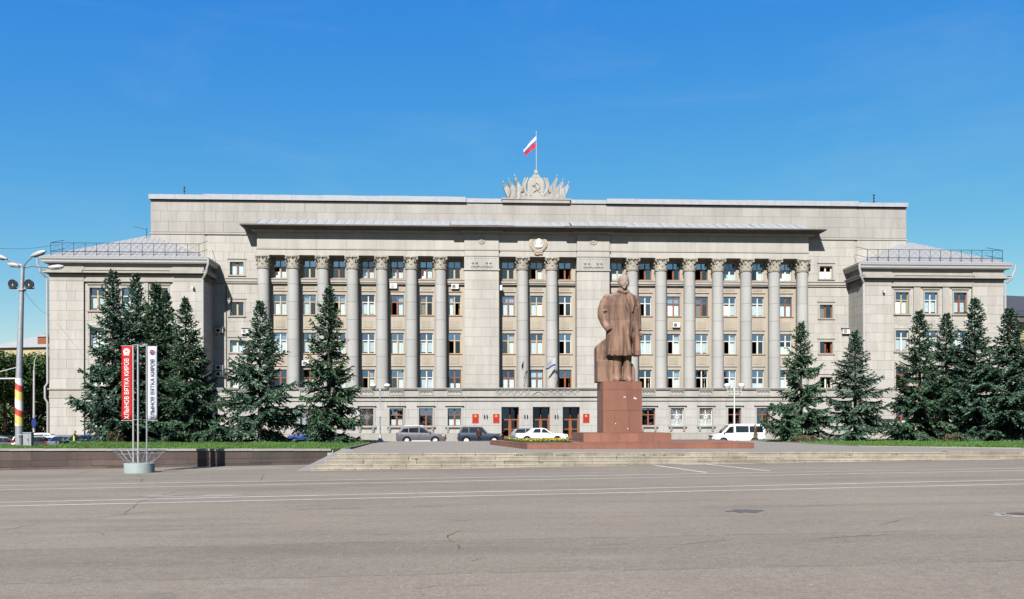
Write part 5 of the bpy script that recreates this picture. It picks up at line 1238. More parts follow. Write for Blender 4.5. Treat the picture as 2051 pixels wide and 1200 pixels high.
# flower bed on the platform
fb = thing('flower_bed', 'narrow bed of yellow flowers on the platform left of the pedestal', 'flower bed', (0, 0, PZ+.30))
MB().prism([(.55, 46.4), (3.2, 46.6), (3.1, 53.6), (-.55, 53.4)], 'z', 0, .07).obj('soil', M['soil'], fb)
r_ = np.random.default_rng(8); n_ = 1500; y = r_.uniform(46.5, 53.4, n_); tt = (y-46.4)/7; x = (.6-1.1*tt) + r_.uniform(0, 1, n_)*(2.45+1.1*tt)
M['petal'] = needle_mat('yellow_petals', [(0, (.55, .33, .01)), (.7, (.70, .46, .02)), (1, (.75, .62, .25))])
place('flowers', arr_mesh('flowers', *leaf_quads(np.c_[x, y, .07+r_.uniform(0, .08, n_)], .10, r_, 1.2), M['petal']), fb, kind='stuff')
n_ = 3000; y = r_.uniform(46.5, 53.5, n_); tt = (y-46.4)/7; x = (.6-1.1*tt) + r_.uniform(0, 1, n_)*(2.45+1.1*tt)
place('foliage', arr_mesh('foliage', *leaf_quads(np.c_[x, y, .05+r_.uniform(0, .08, n_)], .12, r_), M['leaf']), fb, kind='stuff')
# ---------------------------------------------------------------- cars
def paint(name, c, metal=.0, rough=.28): return solid(name, c, .38, metal, .02, 3, spec=.35, coat=.25)
M['tyre'] = solid('tyre_rubber', (.02, .02, .02), .9, 0, .1, spec=.1); M['rim'] = solid('alloy', (.80, .81, .83), .35, .15, .03)
M['lamp_w'] = solid('headlamp_glass', (.55, .57, .58), .12, .3, 0); M['lamp_r'] = solid('tail_lamp_red', (.26, .012, .012), .2, 0, 0); M['lamp_o'] = solid('indicator_orange', (.65, .22, .03), .2, 0, 0)
M['trim_b'] = solid('black_plastic', (.03, .03, .032), .6, 0, .05); M['chrome'] = solid('chrome', (.7, .7, .72), .12, 1, 0)
def car(name, label, cat, loc, rz, c, L, W, Hh, low, cab, axles, rw, clear=.22, metal=0, group=None, sidewin=None, lights=None, rim='rim', twotone=None, rails=False, arch=.07):
    """low: (x, z) outline of the lower body from rear bumper top over the belt to the front; cab: (x, z) outline of the cabin;
    axles: (rear x, front x); x runs forwards from the middle, z up from the road"""
    t = thing(name, label, cat, loc, rz, group); pm_ = paint(name+'_paint', c, metal)
    ra = rw+arch; xr, xf = axles; poly = [(-L/2+.03, clear+.12), (-L/2+.12, clear)]
    for xa in (xr, xf):
        poly += [(xa-ra, clear)] + [(xa-ra*math.cos(a), rw+ra*math.sin(a)) for a in np.linspace(math.asin(min(1, max(-.95, (clear-rw)/ra)))+.02, math.pi-math.asin(min(1, max(-.95, (clear-rw)/ra)))-.02, 11)] + [(xa+ra, clear)]
    poly += [(L/2-.12, clear), (L/2-.03, clear+.12)] + low[::-1]
    zmax = max(p[1] for p in low); zmid = clear + (zmax-clear)*.55
    def hw(x, z):
        k = 1 - .05*((z-zmid)/(zmax-clear)*2)**2 - .10*max(0, (abs(x)-L/2+.55)/.55)**2
        return W/2*k
    def loft(poly, f, mi=0):
        "side outline cut into strips, then pushed out to both sides by the width function f"
        bm = bmesh.new(); bm.faces.new([bm.verts.new((x, 0, z)) for x, z in poly]); z0, z1 = min(p[1] for p in poly), max(p[1] for p in poly); x0, x1 = min(p[0] for p in poly), max(p[0] for p in poly)
        for k in range(1, 5): bmesh.ops.bisect_plane(bm, geom=bm.verts[:]+bm.edges[:]+bm.faces[:], plane_co=(0, 0, z0+(z1-z0)*k/5), plane_no=(0, 0, 1), dist=1e-4)
        for xx in (x0+.25, x0+.55, x1-.55, x1-.25): bmesh.ops.bisect_plane(bm, geom=bm.verts[:]+bm.edges[:]+bm.faces[:], plane_co=(xx, 0, 0), plane_no=(1, 0, 0), dist=1e-4)
        bm.verts.index_update(); V = [v.co.copy() for v in bm.verts]; n = len(V); mb = MB()
        Fc = [tuple(v.index for v in q.verts) for q in bm.faces]; Ed = [tuple(v.index for v in e.verts) for e in bm.edges if len(e.link_faces) == 1]; bm.free()
        mb.add([(v.x, -f(v.x, v.z), v.z) for v in V] + [(v.x, f(v.x, v.z), v.z) for v in V], Fc + [tuple(i+n for i in q[::-1]) for q in Fc] + [(i, j, j+n, i+n) for i, j in Ed], mi); return mb
    b = loft(poly, hw).obj('body', pm_, t)
    bv = b.modifiers.new('b', 'BEVEL'); bv.width = .045; bv.segments = 2; bv.limit_method = 'ANGLE'; bv.angle_limit = R(28)
    zb, zt = min(p[1] for p in cab), max(p[1] for p in cab)
    def cw(x, z): return W/2*(.955 - .115*((z-zb)/(zt-zb)) - .08*max(0, ((z-zb)/(zt-zb)-.81)/.19))
    cbo = loft(cab, cw).obj('cabin', pm_, t); bv = cbo.modifiers.new('b', 'BEVEL'); bv.width = .05; bv.segments = 2; bv.limit_method = 'ANGLE'; bv.angle_limit = R(25)
    # side windows, windscreen and rear window
    for q in sidewin:
        for sd in (-1, 1):
            mb = MB(); n = len(q)
            mb.add([(x, sd*(cw(x, z)+.012), z) for x, z in q] + [(x, sd*(cw(x, z)-.03), z) for x, z in q], [tuple(range(n)), tuple(range(n, 2*n))[::-1]] + [(i, (i+1) % n, n+(i+1) % n, n+i) for i in range(n)])
            mb.obj('side_window', M['car_glass'], t)
    def screen(nm, p, q):
        (x0, z0), (x1, z1) = p, q; a, b2 = (.06, .92); d = Vector((x1-x0, z1-z0)); nn = Vector((d.y, -d.x)).normalized()*(.006 if nm == 'windscreen' else -.006)
        X0, Z0, X1, Z1 = x0+d.x*a+nn.x, z0+d.y*a+nn.y, x0+d.x*b2+nn.x, z0+d.y*b2+nn.y
        MB().add([(X0, -cw(x0, Z0)+.09, Z0), (X0, cw(x0, Z0)-.09, Z0), (X1, cw(x1, Z1)-.09, Z1), (X1, -cw(x1, Z1)+.09, Z1)], [(0, 1, 2, 3)]).obj(nm, M['car_glass'], t)
    screen('windscreen', cab[-1], cab[-2]); screen('rear_window', cab[0], cab[1])
    # wheels
    wl_ = MB().lathe([(rw*.62, -.10), (rw*.93, -.10), (rw, -.06), (rw, .06), (rw*.93, .10), (rw*.62, .10)], 22, axis='y', cap=False).mesh('wheel', M['tyre'], 40)
    rm = MB(); rm.lathe([(.0, -.09), (rw*.2, -.09), (rw*.22, -.07), (rw*.52, -.075), (rw*.64, -.10), (rw*.64, .06), (0, .06)], 20, axis='y'); rm = rm.mesh('rim', M[rim], 30)
    hb = MB()
    for k in range(5):
        a = 2*math.pi*k/5; hb.prism([(rw*.24*math.cos(a-.5), rw*.24*math.sin(a-.5)), (rw*.56*math.cos(a-.22), rw*.56*math.sin(a-.22)), (rw*.56*math.cos(a+.22), rw*.56*math.sin(a+.22))], 'y', -.078, -.07)
    hb = hb.mesh('spoke_gap', M['trim_b'])
    for xa in axles:
        for sd in (-1, 1):
            o = place('wheel', wl_, t, (xa, sd*(W/2-.13), rw), (0, 0, 0 if sd < 0 else math.pi)); place('rim', rm, o)
            if rim == 'rim': place('spoke_gap', hb, o, (0, -.012, 0))
        MB().lathe([(ra-.01, -W/2+.30), (ra-.01, W/2-.30)], 18, (xa, 0, rw), axis='y', cap=True).obj('wheel_well', M['trim_b'], t)
    # bumpers, lamps, handles, mirrors, plates
    zf = clear+.30
    for nm, x, sg in (('rear_bumper', -L/2, -1), ('front_bumper', L/2, 1)):
        bp = MB(); ys = np.linspace(-W/2+.04, W/2-.04, 9)
        bp.rings([[(x+sg*.05-sg*.16*(abs(y)/(W/2))**3, y, zf-.11), (x+sg*.07-sg*.16*(abs(y)/(W/2))**3, y, zf), (x+sg*.05-sg*.16*(abs(y)/(W/2))**3, y, zf+.11), (x-sg*.25, y, zf+.10), (x-sg*.25, y, zf-.10)] for y in ys])
        bp.obj(nm, (M['trim_b'] if rim == 'white' else pm_) if twotone is None else twotone, t)
    lz = lights or (zmax-.28, zmax-.25)
    for sd in (-1, 1):
        MB().box(L/2-.26, L/2-.02, -.17, .17, -.09, .09).obj('headlight', M['lamp_w'], t, loc=(-.04, sd*(W/2-.28), lz[1]))
        MB().box(L/2-.34, L/2-.22, -.03, .03, -.06, .06).obj('indicator', M['lamp_o'], t, loc=(.06, sd*(hw(L/2-.3, lz[1])-.015), lz[1]-.02))
        MB().box(-L/2+.01, -L/2+.20, -.11, .11, -.12, .12).obj('tail_light', M['lamp_r'], t, loc=(.0, sd*(W/2-.20), lz[0]))
        m_ = MB(); m_.ball((0, sd*.11, 0), (.07, .12, .09), 8, 6); m_.box(-.03, .03, min(0, sd*.05)-.03, max(0, sd*.05)+.03, -.07, -.03)
        fx = cab[-1][0]-.28; m_.obj('mirror', M['trim_b'] if twotone else pm_, t, loc=(fx, sd*(W/2*.95), zb+.10))
        hd = MB()
        for xx in ([sidewin[0][0][0]+.05, sidewin[-1][0][0]+.05] if len(sidewin) > 1 else [sidewin[0][0][0]+.1]): hd.box(xx, xx+.18, -.012, .012, -.015, .015)
        hd.v = [(x, y+sd*(hw(x, zb-.12)+.01), z+zb-.12) for x, y, z in hd.v]; hd.obj('door_handle', M['trim_b'], t)
        sl_ = MB(); sl_.box(xr+ra+.03, xf-ra-.03, -.03, .03, clear-.02, clear+.10); sl_.v = [(x, y+sd*(W/2*.955), z) for x, y, z in sl_.v]; sl_.obj('sill_trim', M['rim'] if rails else M['trim_b'], t)
        if rails:
            MB().tube([(cab[1][0]+.25, sd*W*.33, zt-.02), (cab[1][0]+.4, sd*W*.33, zt+.07), (cab[-2][0]-.3, sd*W*.33, zt+.07), (cab[-2][0]-.05, sd*W*.33, zt)], .022, 6).obj('roof_rail', M['rim'], t)
    MB().box(-L/2-.02, -L/2, -.26, .26, zf+.16, zf+.28).obj('number_plate', M['white'], t); MB().box(L/2, L/2+.06, -.26, .26, zf-.05, zf+.06).obj('number_plate', M['white'], t)
    MB().box(L/2-.10, L/2-.005, -W*.24, W*.24, lz[1]-.08, lz[1]+.07).obj('grille', M['trim_b'], t)
    # thin door gaps
    dg = MB()
    for sd in (-1, 1):
        for q in sidewin[:2]:
            x = max(p[0] for p in q)+.04
            vs = [(x+dx, sd*(hw(x, z)+.003), z) for z in np.linspace(clear+.12, zb-.01, 5) for dx in (-.008, .008)]; dg.add(vs, [(2*i, 2*i+1, 2*i+3, 2*i+2) for i in range(4)])
    dg.obj('door_gap', M['black'], t)
    return t
def suv_spec(): return dict(L=4.64, W=1.80, Hh=1.68, low=[(-2.29, .62), (-2.30, .95), (-2.22, 1.08), (-1.9, 1.10), (.95, 1.02), (1.75, .93), (2.12, .80), (2.28, .62)], cab=[(-2.18, 1.02), (-1.85, 1.52), (-1.6, 1.64), (-.4, 1.68), (.25, 1.62), (1.18, .98)],
    axles=(-1.28, 1.38), rw=.345, clear=.24, sidewin=[[(-1.90, 1.12), (-1.15, 1.10), (-1.15, 1.50), (-1.62, 1.46)], [(-1.08, 1.10), (-.18, 1.08), (-.18, 1.55), (-1.08, 1.52)], [(-.10, 1.08), (.86, 1.05), (.30, 1.50), (-.10, 1.55)]], lights=(.95, .78))
ROAD = lambda x: ground_z(x, 84)
x = at(844, 880, 83).x
car('parked_suv', 'silver grey estate-like SUV with roof rails parked before the ground floor windows', 'car', (x, 83, .05), 0, (.125, .125, .145), metal=.3, rails=True, **suv_spec())
x = at(962, 880, 82.6).x
car('parked_offroader', 'dark blue boxy five-door off-roader with a driver at its window', 'car', (x, 82.6, .04), 0, (.004, .018, .045), 4.24, 1.68, 1.64, low=[(-2.06, .62), (-2.08, .95), (-2.03, 1.06), (.62, 1.04), (1.95, .94), (2.06, .84), (2.06, .62)], cab=[(-2.0, 1.0), (-1.78, 1.58), (-1.6, 1.64), (-.1, 1.64), (.22, 1.58), (.74, 1.0)],
    axles=(-1.28, 1.32), rw=.345, clear=.26, sidewin=[[(-1.78, 1.09), (-1.10, 1.09), (-1.10, 1.52), (-1.62, 1.52)], [(-1.0, 1.09), (-.22, 1.09), (-.22, 1.53), (-1.0, 1.53)], [(-.12, 1.09), (.52, 1.08), (.20, 1.52), (-.12, 1.53)]], lights=(.86, .84), rim='white')
x = at(1085, 880, 81.5).x
car('parked_sedan', 'old white three-box saloon behind the flower bed', 'car', (x, 81.5, .12), 0, (.74, .74, .72), 4.90, 1.80, 1.43, low=[(-2.42, .60), (-2.44, .86), (-2.36, .94), (-1.3, .96), (.9, .95), (1.9, .90), (2.36, .80), (2.42, .60)], cab=[(-1.55, .92), (-.95, 1.36), (-.72, 1.42), (.05, 1.43), (.30, 1.38), (.98, .92)],
    axles=(-1.38, 1.42), rw=.325, clear=.20, sidewin=[[(-.86, .99), (-.12, .99), (-.12, 1.35), (-.66, 1.35)], [(-.03, .99), (.72, .98), (.25, 1.34), (-.03, 1.36)]], lights=(.78, .76), rim='white')
x = at(1475, 880, 81).x
car('parked_van', 'white panel-sided passenger van with dark rear windows, facing left', 'van', (x, 81, -.10), math.pi, (.72, .73, .74), 4.90, 1.95, 2.0, low=[(-2.42, .55), (-2.44, 1.0), (-2.40, 1.16), (1.15, 1.14), (1.75, 1.10), (2.28, .92), (2.42, .70), (2.44, .50)], cab=[(-2.40, 1.05), (-2.36, 1.88), (-2.2, 1.97), (.35, 1.99), (.80, 1.92), (1.62, 1.08)],
    axles=(-1.45, 1.42), rw=.345, clear=.24, sidewin=[[(-2.22, 1.20), (-.98, 1.20), (-.98, 1.78), (-2.18, 1.78)], [(-.90, 1.20), (.28, 1.20), (.28, 1.80), (-.90, 1.79)], [(.42, 1.16), (1.34, 1.12), (.82, 1.72), (.42, 1.78)]], lights=(1.0, .86), twotone=M['trim_b'])
HB = dict(L=4.1, W=1.70, Hh=1.46, low=[(-2.0, .55), (-2.03, .86), (-1.96, .95), (.9, .93), (1.55, .86), (1.92, .72), (2.02, .52)], cab=[(-1.98, .92), (-1.62, 1.34), (-1.4, 1.43), (-.2, 1.46), (.15, 1.42), (1.12, .90)],
    axles=(-1.22, 1.25), rw=.30, clear=.19, sidewin=[[(-1.52, 1.0), (-.5, .99), (-.5, 1.36), (-1.3, 1.35)], [(-.42, .99), (.78, .97), (.2, 1.34), (-.42, 1.37)]], lights=(.86, .70))
SD = dict(L=4.45, W=1.72, Hh=1.45, low=[(-2.18, .58), (-2.21, .90), (-2.12, .98), (-1.35, 1.0), (.9, .95), (1.7, .88), (2.1, .74), (2.2, .54)], cab=[(-1.75, .96), (-1.05, 1.36), (-.75, 1.44), (.0, 1.45), (.3, 1.40), (1.2, .92)],
    axles=(-1.30, 1.32), rw=.31, clear=.19, sidewin=[[(-1.05, 1.03), (-.22, 1.02), (-.22, 1.37), (-.82, 1.36)], [(-.14, 1.02), (.88, .99), (.25, 1.34), (-.14, 1.37)]], lights=(.84, .72))
WG = dict(L=4.35, W=1.68, Hh=1.47, low=[(-2.12, .58), (-2.15, .92), (-2.10, .98), (.85, .95), (1.7, .88), (2.06, .74), (2.15, .54)], cab=[(-2.12, .95), (-1.88, 1.42), (-1.7, 1.46), (-.1, 1.47), (.25, 1.42), (1.12, .92)],
    axles=(-1.2, 1.3), rw=.30, clear=.20, sidewin=[[(-1.95, 1.03), (-1.15, 1.02), (-1.15, 1.38), (-1.8, 1.38)], [(-1.07, 1.02), (-.22, 1.02), (-.22, 1.39), (-1.07, 1.39)], [(-.14, 1.02), (.82, .99), (.2, 1.35), (-.14, 1.39)]], lights=(1.05, .72))
x = at(622, 880, 81.5).x
car('parked_hatchback', 'bright blue saloon half hidden between the two lone left spruces', 'car', (x, 81.5, .05), math.pi, (.008, .036, .20), **SD)
x = at(1028, 880, 88).x
car('parked_hatchback', 'grey car mostly hidden behind the white saloon', 'car', (at(1021, 880, 88).x+2.05, 88, .05), 0, (.12, .14, .16), metal=.3, **HB)
def lz(px, Y): return at(px, 0, Y).x
LC = 'cars parked left of the building'
for (spec, px, Y, rz_, c, lab, mt) in [
    (SD, -6, 72, R(78), (.70, .70, .69), 'white saloon cut off at the far left edge', 0), (HB, 22, 79, R(70), (.06, .065, .075), 'dark grey car just left of the striped lamp post', .3),
    (WG, 71, 73, R(88), (.72, .72, .70), 'white estate car seen from behind, right of the grey cabinet', 0), (suv_spec(), 96, 84, R(12), (.72, .73, .74), 'tall white car with roof rails behind the white estate', 0),
    (WG, 105, 77.5, R(80), (.16, .16, .15), 'grey-brown car between the white estate and the pedestrian', .4), (HB, 122, 76, R(86), (.70, .71, .72), 'small white hatchback beside the pedestrian in the dark jacket', 0),
    (SD, 139, 74.5, R(84), (.20, .24, .30), 'blue-grey car directly behind the pedestrian in the dark jacket', .4), (SD, 172, 79, R(52), (.02, .06, .20), 'blue car right of the pedestrian, facing away', 0), (HB, 197, 82, R(60), (.02, .03, .07), 'dark blue car at the left foot of the spruces', 0)]:
    xx = lz(px, Y); car('parked_car', lab, 'car', (xx, Y, ground_z(xx, Y)), rz_, c, metal=mt, group=LC, **spec)

# ---------------------------------------------------------------- people
M['skin'] = solid('skin', (.46, .27, .19), .6, 0, .05)
def person(name, label, loc, rz_, top, legs, hair, H=1.70, skirt=False, pose='walk', bag=None, inner=None):
    k = H/1.72; t = thing(name, label, 'person', loc, rz_); b = MB(); t.scale = (k, k, k)
    st_ = .16 if pose == 'walk' else .02
    hip = .90
    # legs
    for sd, f in ((-1, st_), (1, -st_)):
        b.tube([(sd*.09, 0, hip+.02), (sd*.095, -f*.6-.01, .50), (sd*.09, -f*.9+ (.06 if f < 0 else 0), .09)], [.098, .066, .045], 10, 1)
        b.ball((sd*.09, -f*.9-.05+(.06 if f < 0 else 0), .045), (.05, .125, .045), 8, 6, 3)
    # torso
    def rg(z, w, d, yo=0, n=14): return [(w*math.cos(2*math.pi*i/n), yo+d*math.sin(2*math.pi*i/n), z) for i in range(n)]
    b.rings([rg(hip-.06, .16, .12), rg(hip+.10, .155, .11), rg(1.12, .15, .105), rg(1.28, .175, .115, -.01), rg(1.40, .185, .105), rg(1.46, .12, .08), rg(1.50, .06, .06)], 0)
    for sd, f in ((-1, -st_), (1, st_)):
        if pose == 'phone' and sd > 0: pts = [(sd*.19, 0, 1.41), (sd*.25, -.04, 1.16), (sd*.10, -.19, 1.34), (sd*.05, -.2, 1.46)]
        elif pose == 'drive': pts = [(sd*.19, 0, 1.41), (sd*.22, -.16, 1.2), (sd*.12, -.42, 1.22), (sd*.1, -.5, 1.24)]
        else: pts = [(sd*.19, 0, 1.41), (sd*.225, -f*.3+.02, 1.14), (sd*.22, -f*.7-.05, .92), (sd*.21, -f*.75-.06, .83)]
        b.tube(pts, [.055, .045, .036, .03], 9, 0)
        e, d = Vector(pts[-1]), (Vector(pts[-1])-Vector(pts[-2])).normalized()
        b.ball(e+d*.04, (.03, .022, .045), 8, 6, 2)
        for q in range(4): b.tube([e+d*.06+Vector((.0, (q-1.5)*.014, 0)), e+d*.10+Vector((0, (q-1.5)*.016, -.005)), e+d*.125+Vector((-sd*.012, (q-1.5)*.015, -.008))], [.0085, .008, .006], 5, 2)
        b.tube([e+d*.02+Vector((0, -.025, 0)), e+d*.055+Vector((-sd*.01, -.045, 0)), e+d*.08+Vector((-sd*.015, -.045, 0))], [.009, .009, .007], 5, 2)
    b.tube([(0, 0, 1.44), (0, -.015, 1.56)], [.052, .05], 10, 2)
    b.ball((0, -.02, 1.635), (.073, .092, .108), 12, 9, 2); b.ball((0, -.055, 1.585), (.05, .05, .05), 8, 6, 2)
    b.tube([(0, -.105, 1.645), (0, -.13, 1.615), (0, -.115, 1.605)], [.010, .017, .014], 6, 2)
    for sd in (-1, 1): b.ball((sd*.074, -.01, 1.63), (.014, .024, .032), 6, 5, 2); b.ball((sd*.03, -.103, 1.648), (.014, .010, .009), 6, 5, 3)
    b.ball((0, -.104, 1.582), (.026, .010, .008), 6, 5, 2)
    mats = [M[top], M[legs], M['skin'], M['black']]
    me = remeshed(b, 'body', mats, .014, 3)
    # colour the skin by what lies nearest of the source shapes
    src = b.mesh('src', mats); bm = bmesh.new(); bm.from_mesh(src); from mathutils.bvhtree import BVHTree
    tree = BVHTree.FromBMesh(bm); bm.faces.ensure_lookup_table(); mi = []
    for p in me.polygons:
        h = tree.find_nearest(p.center); mi.append(bm.faces[h[2]].material_index if h[2] is not None else 0)
    if len(me.materials) < 4:
        me.materials.clear()
        for m_ in mats: me.materials.append(m_)
    me.polygons.foreach_set('material_index', mi); bm.free(); bpy.data.meshes.remove(src)
    place('body', me, t)
    h = MB(); h.rings([[(.082*w*math.cos(a), .012+.098*w*math.sin(a), z) for a in [2*math.pi*i/14 for i in range(14)]] for w, z in ((.93, 1.60), (1.06, 1.66), (1.0, 1.72), (.7, 1.762), (.2, 1.775))]); hv = []
    for (x_, y_, z_) in h.v: hv.append((x_, max(y_, -.062 if z_ < 1.70 else -.10), z_))
    h.v = hv; h.obj('hair', M[hair], t, smooth=True)
    # coat tails or skirt
    if skirt:
        s_ = MB(); s_.rings([rg(1.0, .165, .125), rg(.85, .19, .15), rg(.62, .215, .18)], 0, False); s_.obj('coat_skirt', M[top], t, smooth=True)
    if inner:
        MB().add([(-.055, -.128, 1.42), (.055, -.128, 1.42), (.06, -.137, 1.0), (.075, -.145, .80), (-.075, -.145, .80), (-.06, -.137, 1.0)], [(0, 1, 2, 5), (5, 2, 3, 4)]).obj('shirt', M[inner], t)
    if bag:
        q = MB(); q.ball((.27, .05, .88), (.05, .15, .14), 10, 8); q.tube([(.24, .1, 1.0), (.2, .02, 1.42), (.16, -.05, 1.38)], .012, 5); q.obj('bag', M[bag], t, smooth=True)
    return t
M['c_dark'] = solid('dark_jacket', (.018, .014, .016), .8, 0, .1, 12); M['c_lime'] = solid('lime_shirt', (.48, .60, .09), .8, 0, .06); M['c_brown'] = solid('brown_coat', (.11, .065, .035), .85, 0, .12, 10)
M['c_grey'] = solid('dark_trousers', (.035, .035, .04), .85, 0, .1); M['h_red'] = solid('reddish_hair', (.10, .022, .012), .6, 0, .1); M['h_blond'] = solid('fair_hair', (.30, .17, .07), .6, 0, .1); M['c_red'] = solid('red_shirt', (.055, .012, .016), .8, 0, .05)
p = at(150, 862, 71); person('person', 'woman in a dark open jacket over a lime top, walking by the parked cars', (p.x, 71, p.z-1.72), R(-10), 'c_dark', 'c_grey', 'h_red', 1.72, pose='phone', inner='c_lime')
p = at(1513, 852, 70.5); person('person', 'person in a long brown coat with a dark shoulder bag beside the white van', (p.x, 70.5, p.z-1.68), R(70), 'c_brown', 'c_grey', 'h_blond', 1.68, skirt=True, bag='c_dark')
p = at(959, 856.5, 81.72); person('person', 'person in red standing at the open window of the blue off-roader', (p.x, 81.66, .05), R(175), 'c_red', 'c_dark', 'h_red', 1.55, pose='stand')

# ---------------------------------------------------------------- tall floodlight post with a striped band
def stripes():
    m, n, l, b = nodes('striped_paint'); tc = n.new('ShaderNodeTexCoord'); sp_ = n.new('ShaderNodeSeparateXYZ'); l.new(tc.outputs['Object'], sp_.inputs[0])
    f = mth(n, l, 'FRACT', mth(n, l, 'ADD', mth(n, l, 'DIVIDE', mth(n, l, 'ADD', sp_.outputs[2], mth(n, l, 'MULTIPLY', sp_.outputs[0], .62)), 1.37), .14))
    c = ramp(n, l, f, [(0, (.62, .48, .12)), (.34, (.66, .65, .62)), (.36, (.66, .65, .62)), (.62, (.48, .035, .02)), (.64, (.48, .035, .02))], 'CONSTANT')
    e = [x for x in n if x.type == 'VALTORGB'][0].color_ramp.elements
    for el_, (p_, cc) in zip(e, [(0, kc((.62, .48, .12))), (.36, kc((.48, .035, .02))), (.62, kc((.66, .65, .62))), (.9, kc((.66, .65, .62))), (.97, kc((.66, .65, .62)))]): el_.position = p_; el_.color = cc + (1,)
    l.new(c, b.inputs['Base Color']); b.inputs['Roughness'].default_value = .5; return m
M['stripes'] = stripes()
Y = 48.0; p0 = at(38.5, 891, Y)
lp = thing('street_light', 'tall grey lamp post with a red white and yellow striped band and two floodlights', 'street lamp', (p0.x, Y, p0.z)); zpx = lambda py: EYE-(py-CYH)/F*Y-p0.z; xpx = lambda px: (px-CX)/F*Y-p0.x
pl_ = MB(); pl_.lathe([(.205, -.2), (.20, zpx(850))], 18); pl_.tube([(0, 0, zpx(756)), (xpx(42), 0, zpx(640)), (xpx(46), 0, zpx(535))], [.175, .14, .10], 16); pl_.lathe([(.175, zpx(757)), (.185, zpx(757)-.1)], 16)
pl_.obj('pole', M['grey_steel'], lp, smooth=True)
MB().lathe([(.208, zpx(851)), (.206, zpx(800)), (.192, zpx(756)+.01)], 32).obj('striped_band', M['stripes'], lp, smooth=True)
top = (xpx(46.5), 0, zpx(535))
for (ex, ez, sgn, dy, dark) in [(78, 513, 1, -.5, 1), (84, 528, 1, .9, 0), (16, 517, -1, -.3, 1), (24, 524, -1, .8, 0)]:
    a = MB(); e = Vector((xpx(ex), dy, zpx(ez))); a.tube([top, Vector(top)*.7+e*.3+Vector((0, 0, .10)), Vector(top)*.25+e*.75+Vector((0, 0, .02)), e], .035, 8); a.obj('arm', M['grey_steel'], lp, smooth=True)
    h = MB(); d = Vector((sgn*.94, dy*.12, .30 if dark else .10)).normalized(); h.tube([e-d*.15, e+d*.05, e+d*.45, e+d*.72], [.05, .12, .145, .06], 10); h.v = [(x, y, z-.0) for x, y, z in h.v]
    h.obj('lamp_head', M['pipe'], lp, smooth=True); q = MB(); q.tube([e+d*.04-Vector((0, 0, .06)), e+d*.6-Vector((0, 0, .07))], [.09, .08], 8); q.obj('lamp_glass', M['trim_b'] if dark else M['lamp_w'], lp)
cb = MB(); zc = zpx(576); cb.box(xpx(20), xpx(69), -.03, .03, zc-.03, zc+.03); cb.box(xpx(44)-.16, xpx(44)+.16, -.18, .18, zc-.12, zc-.03); cb.obj('crossbar', M['grey_steel'], lp)
for px in (28.5, 61):
    f = thing('floodlight', 'round dark floodlight on the lamp post crossbar, the %s one' % ('one over the far left' if px < 40 else 'one nearer the building'), 'floodlight', (p0.x+xpx(px), Y-.06, p0.z+zpx(567)), 0, 'floodlights on the lamp post')
    f['label'] = 'round floodlight on the left arm of the lamp post crossbar' if px < 40 else 'round floodlight on the right arm of the lamp post crossbar'
    MB().lathe([(.02, .26), (.12, .22), (.21, .08), (.235, -.08), (.245, -.10), (.22, -.10), (.20, -.06), (0, .02)], 22, axis='y').obj('housing', M['trim_b'], f, smooth=True)
    MB().lathe([(0, -.075), (.205, -.075)], 22, axis='y', cap=False).obj('lens', M['car_glass'], f); MB().tube([(-.24, 0, 0), (-.24, 0, -.22), (.24, 0, -.22), (.24, 0, 0)], .018, 6).obj('bracket', M['trim_b'], f); MB().ball((0, -.04, -.07), (.05, .05, .11), 8, 6).obj('bulb', M['lamp_w'], f)
sg = MB(); sg.tube([(-.15, 0, zpx(756)), (-3.6, 0, zpx(757.5))], .045, 8); sg.tube([(-.15, 0, zpx(734)), (-2.1, 0, zpx(752))], .03, 8); sg.obj('cantilever_arm', M['pipe'], lp)
cbn = at(57, 891, 47.7); t = thing('utility_cabinet', 'narrow grey steel cabinet standing at the foot of the striped lamp post', 'cabinet', (cbn.x, 47.7, cbn.z-.05))
q = MB(); q.box(-.22, .22, -.14, .14, 0, .74); q.box(-.25, .25, -.17, .17, .74, .79); q.box(-.18, .10, -.16, -.14, .06, .68); q.obj('body', M['grey_steel'], t); MB().tube([(.06, -.16, .34), (.06, -.19, .34), (.06, -.19, .44), (.06, -.16, .44)], .012, 5).obj('handle', M['trim_b'], t); MB().tube([(-.22, 0, .66), (-.62, 0, .66)], .02, 6).obj('cable_pipe', M['grey_steel'], t)

# slim curved lamp farther back, with a blue oval sign
Y = 92.; p0 = at(68, 880, Y); zpx = lambda py: EYE-(py-CYH)/F*Y-p0.z; xpx = lambda px: (px-CX)/F*Y-p0.x
t = thing('street_light', 'slim pale lamp post with a long curved arm before the dark trees', 'street lamp', (p0.x, Y, p0.z))
MB().tube([(0, 0, -.3), (xpx(68.5), 0, zpx(740))], [.13, .10], 10).tube([(xpx(68.5), 0, zpx(740)), (xpx(69.5), 0, zpx(722)), (xpx(74), 0, zpx(709)), (xpx(83), 0, zpx(702)), (xpx(94), 0, zpx(699))], [.07, .055, .05, .045, .04], 8).obj('pole', M['pipe'], t, smooth=True)
MB().tube([(xpx(92), 0, zpx(699.5)), (xpx(95), 0, zpx(698.5)), (xpx(99), 0, zpx(697.5))], [.05, .13, .06], 8).obj('lamp_head', M['pipe'], t, smooth=True)
M['blue'] = solid('blue_enamel', (.012, .03, .16), .4, 0, .05)
t = thing('oval_sign', 'dark blue oval sign on the slim curved lamp post', 'sign', (p0.x+xpx(70), Y-.2, p0.z+zpx(845)))
MB().lathe([(0, -.03), (.46, -.03), (.48, 0), (.46, .03), (0, .03)], 24, axis='y').obj('panel', M['blue'], t, scale=(.52, 1, 1.15)); MB().box(-.15, .15, .03, .1, -.03, .03).obj('bracket', M['pipe'], t)

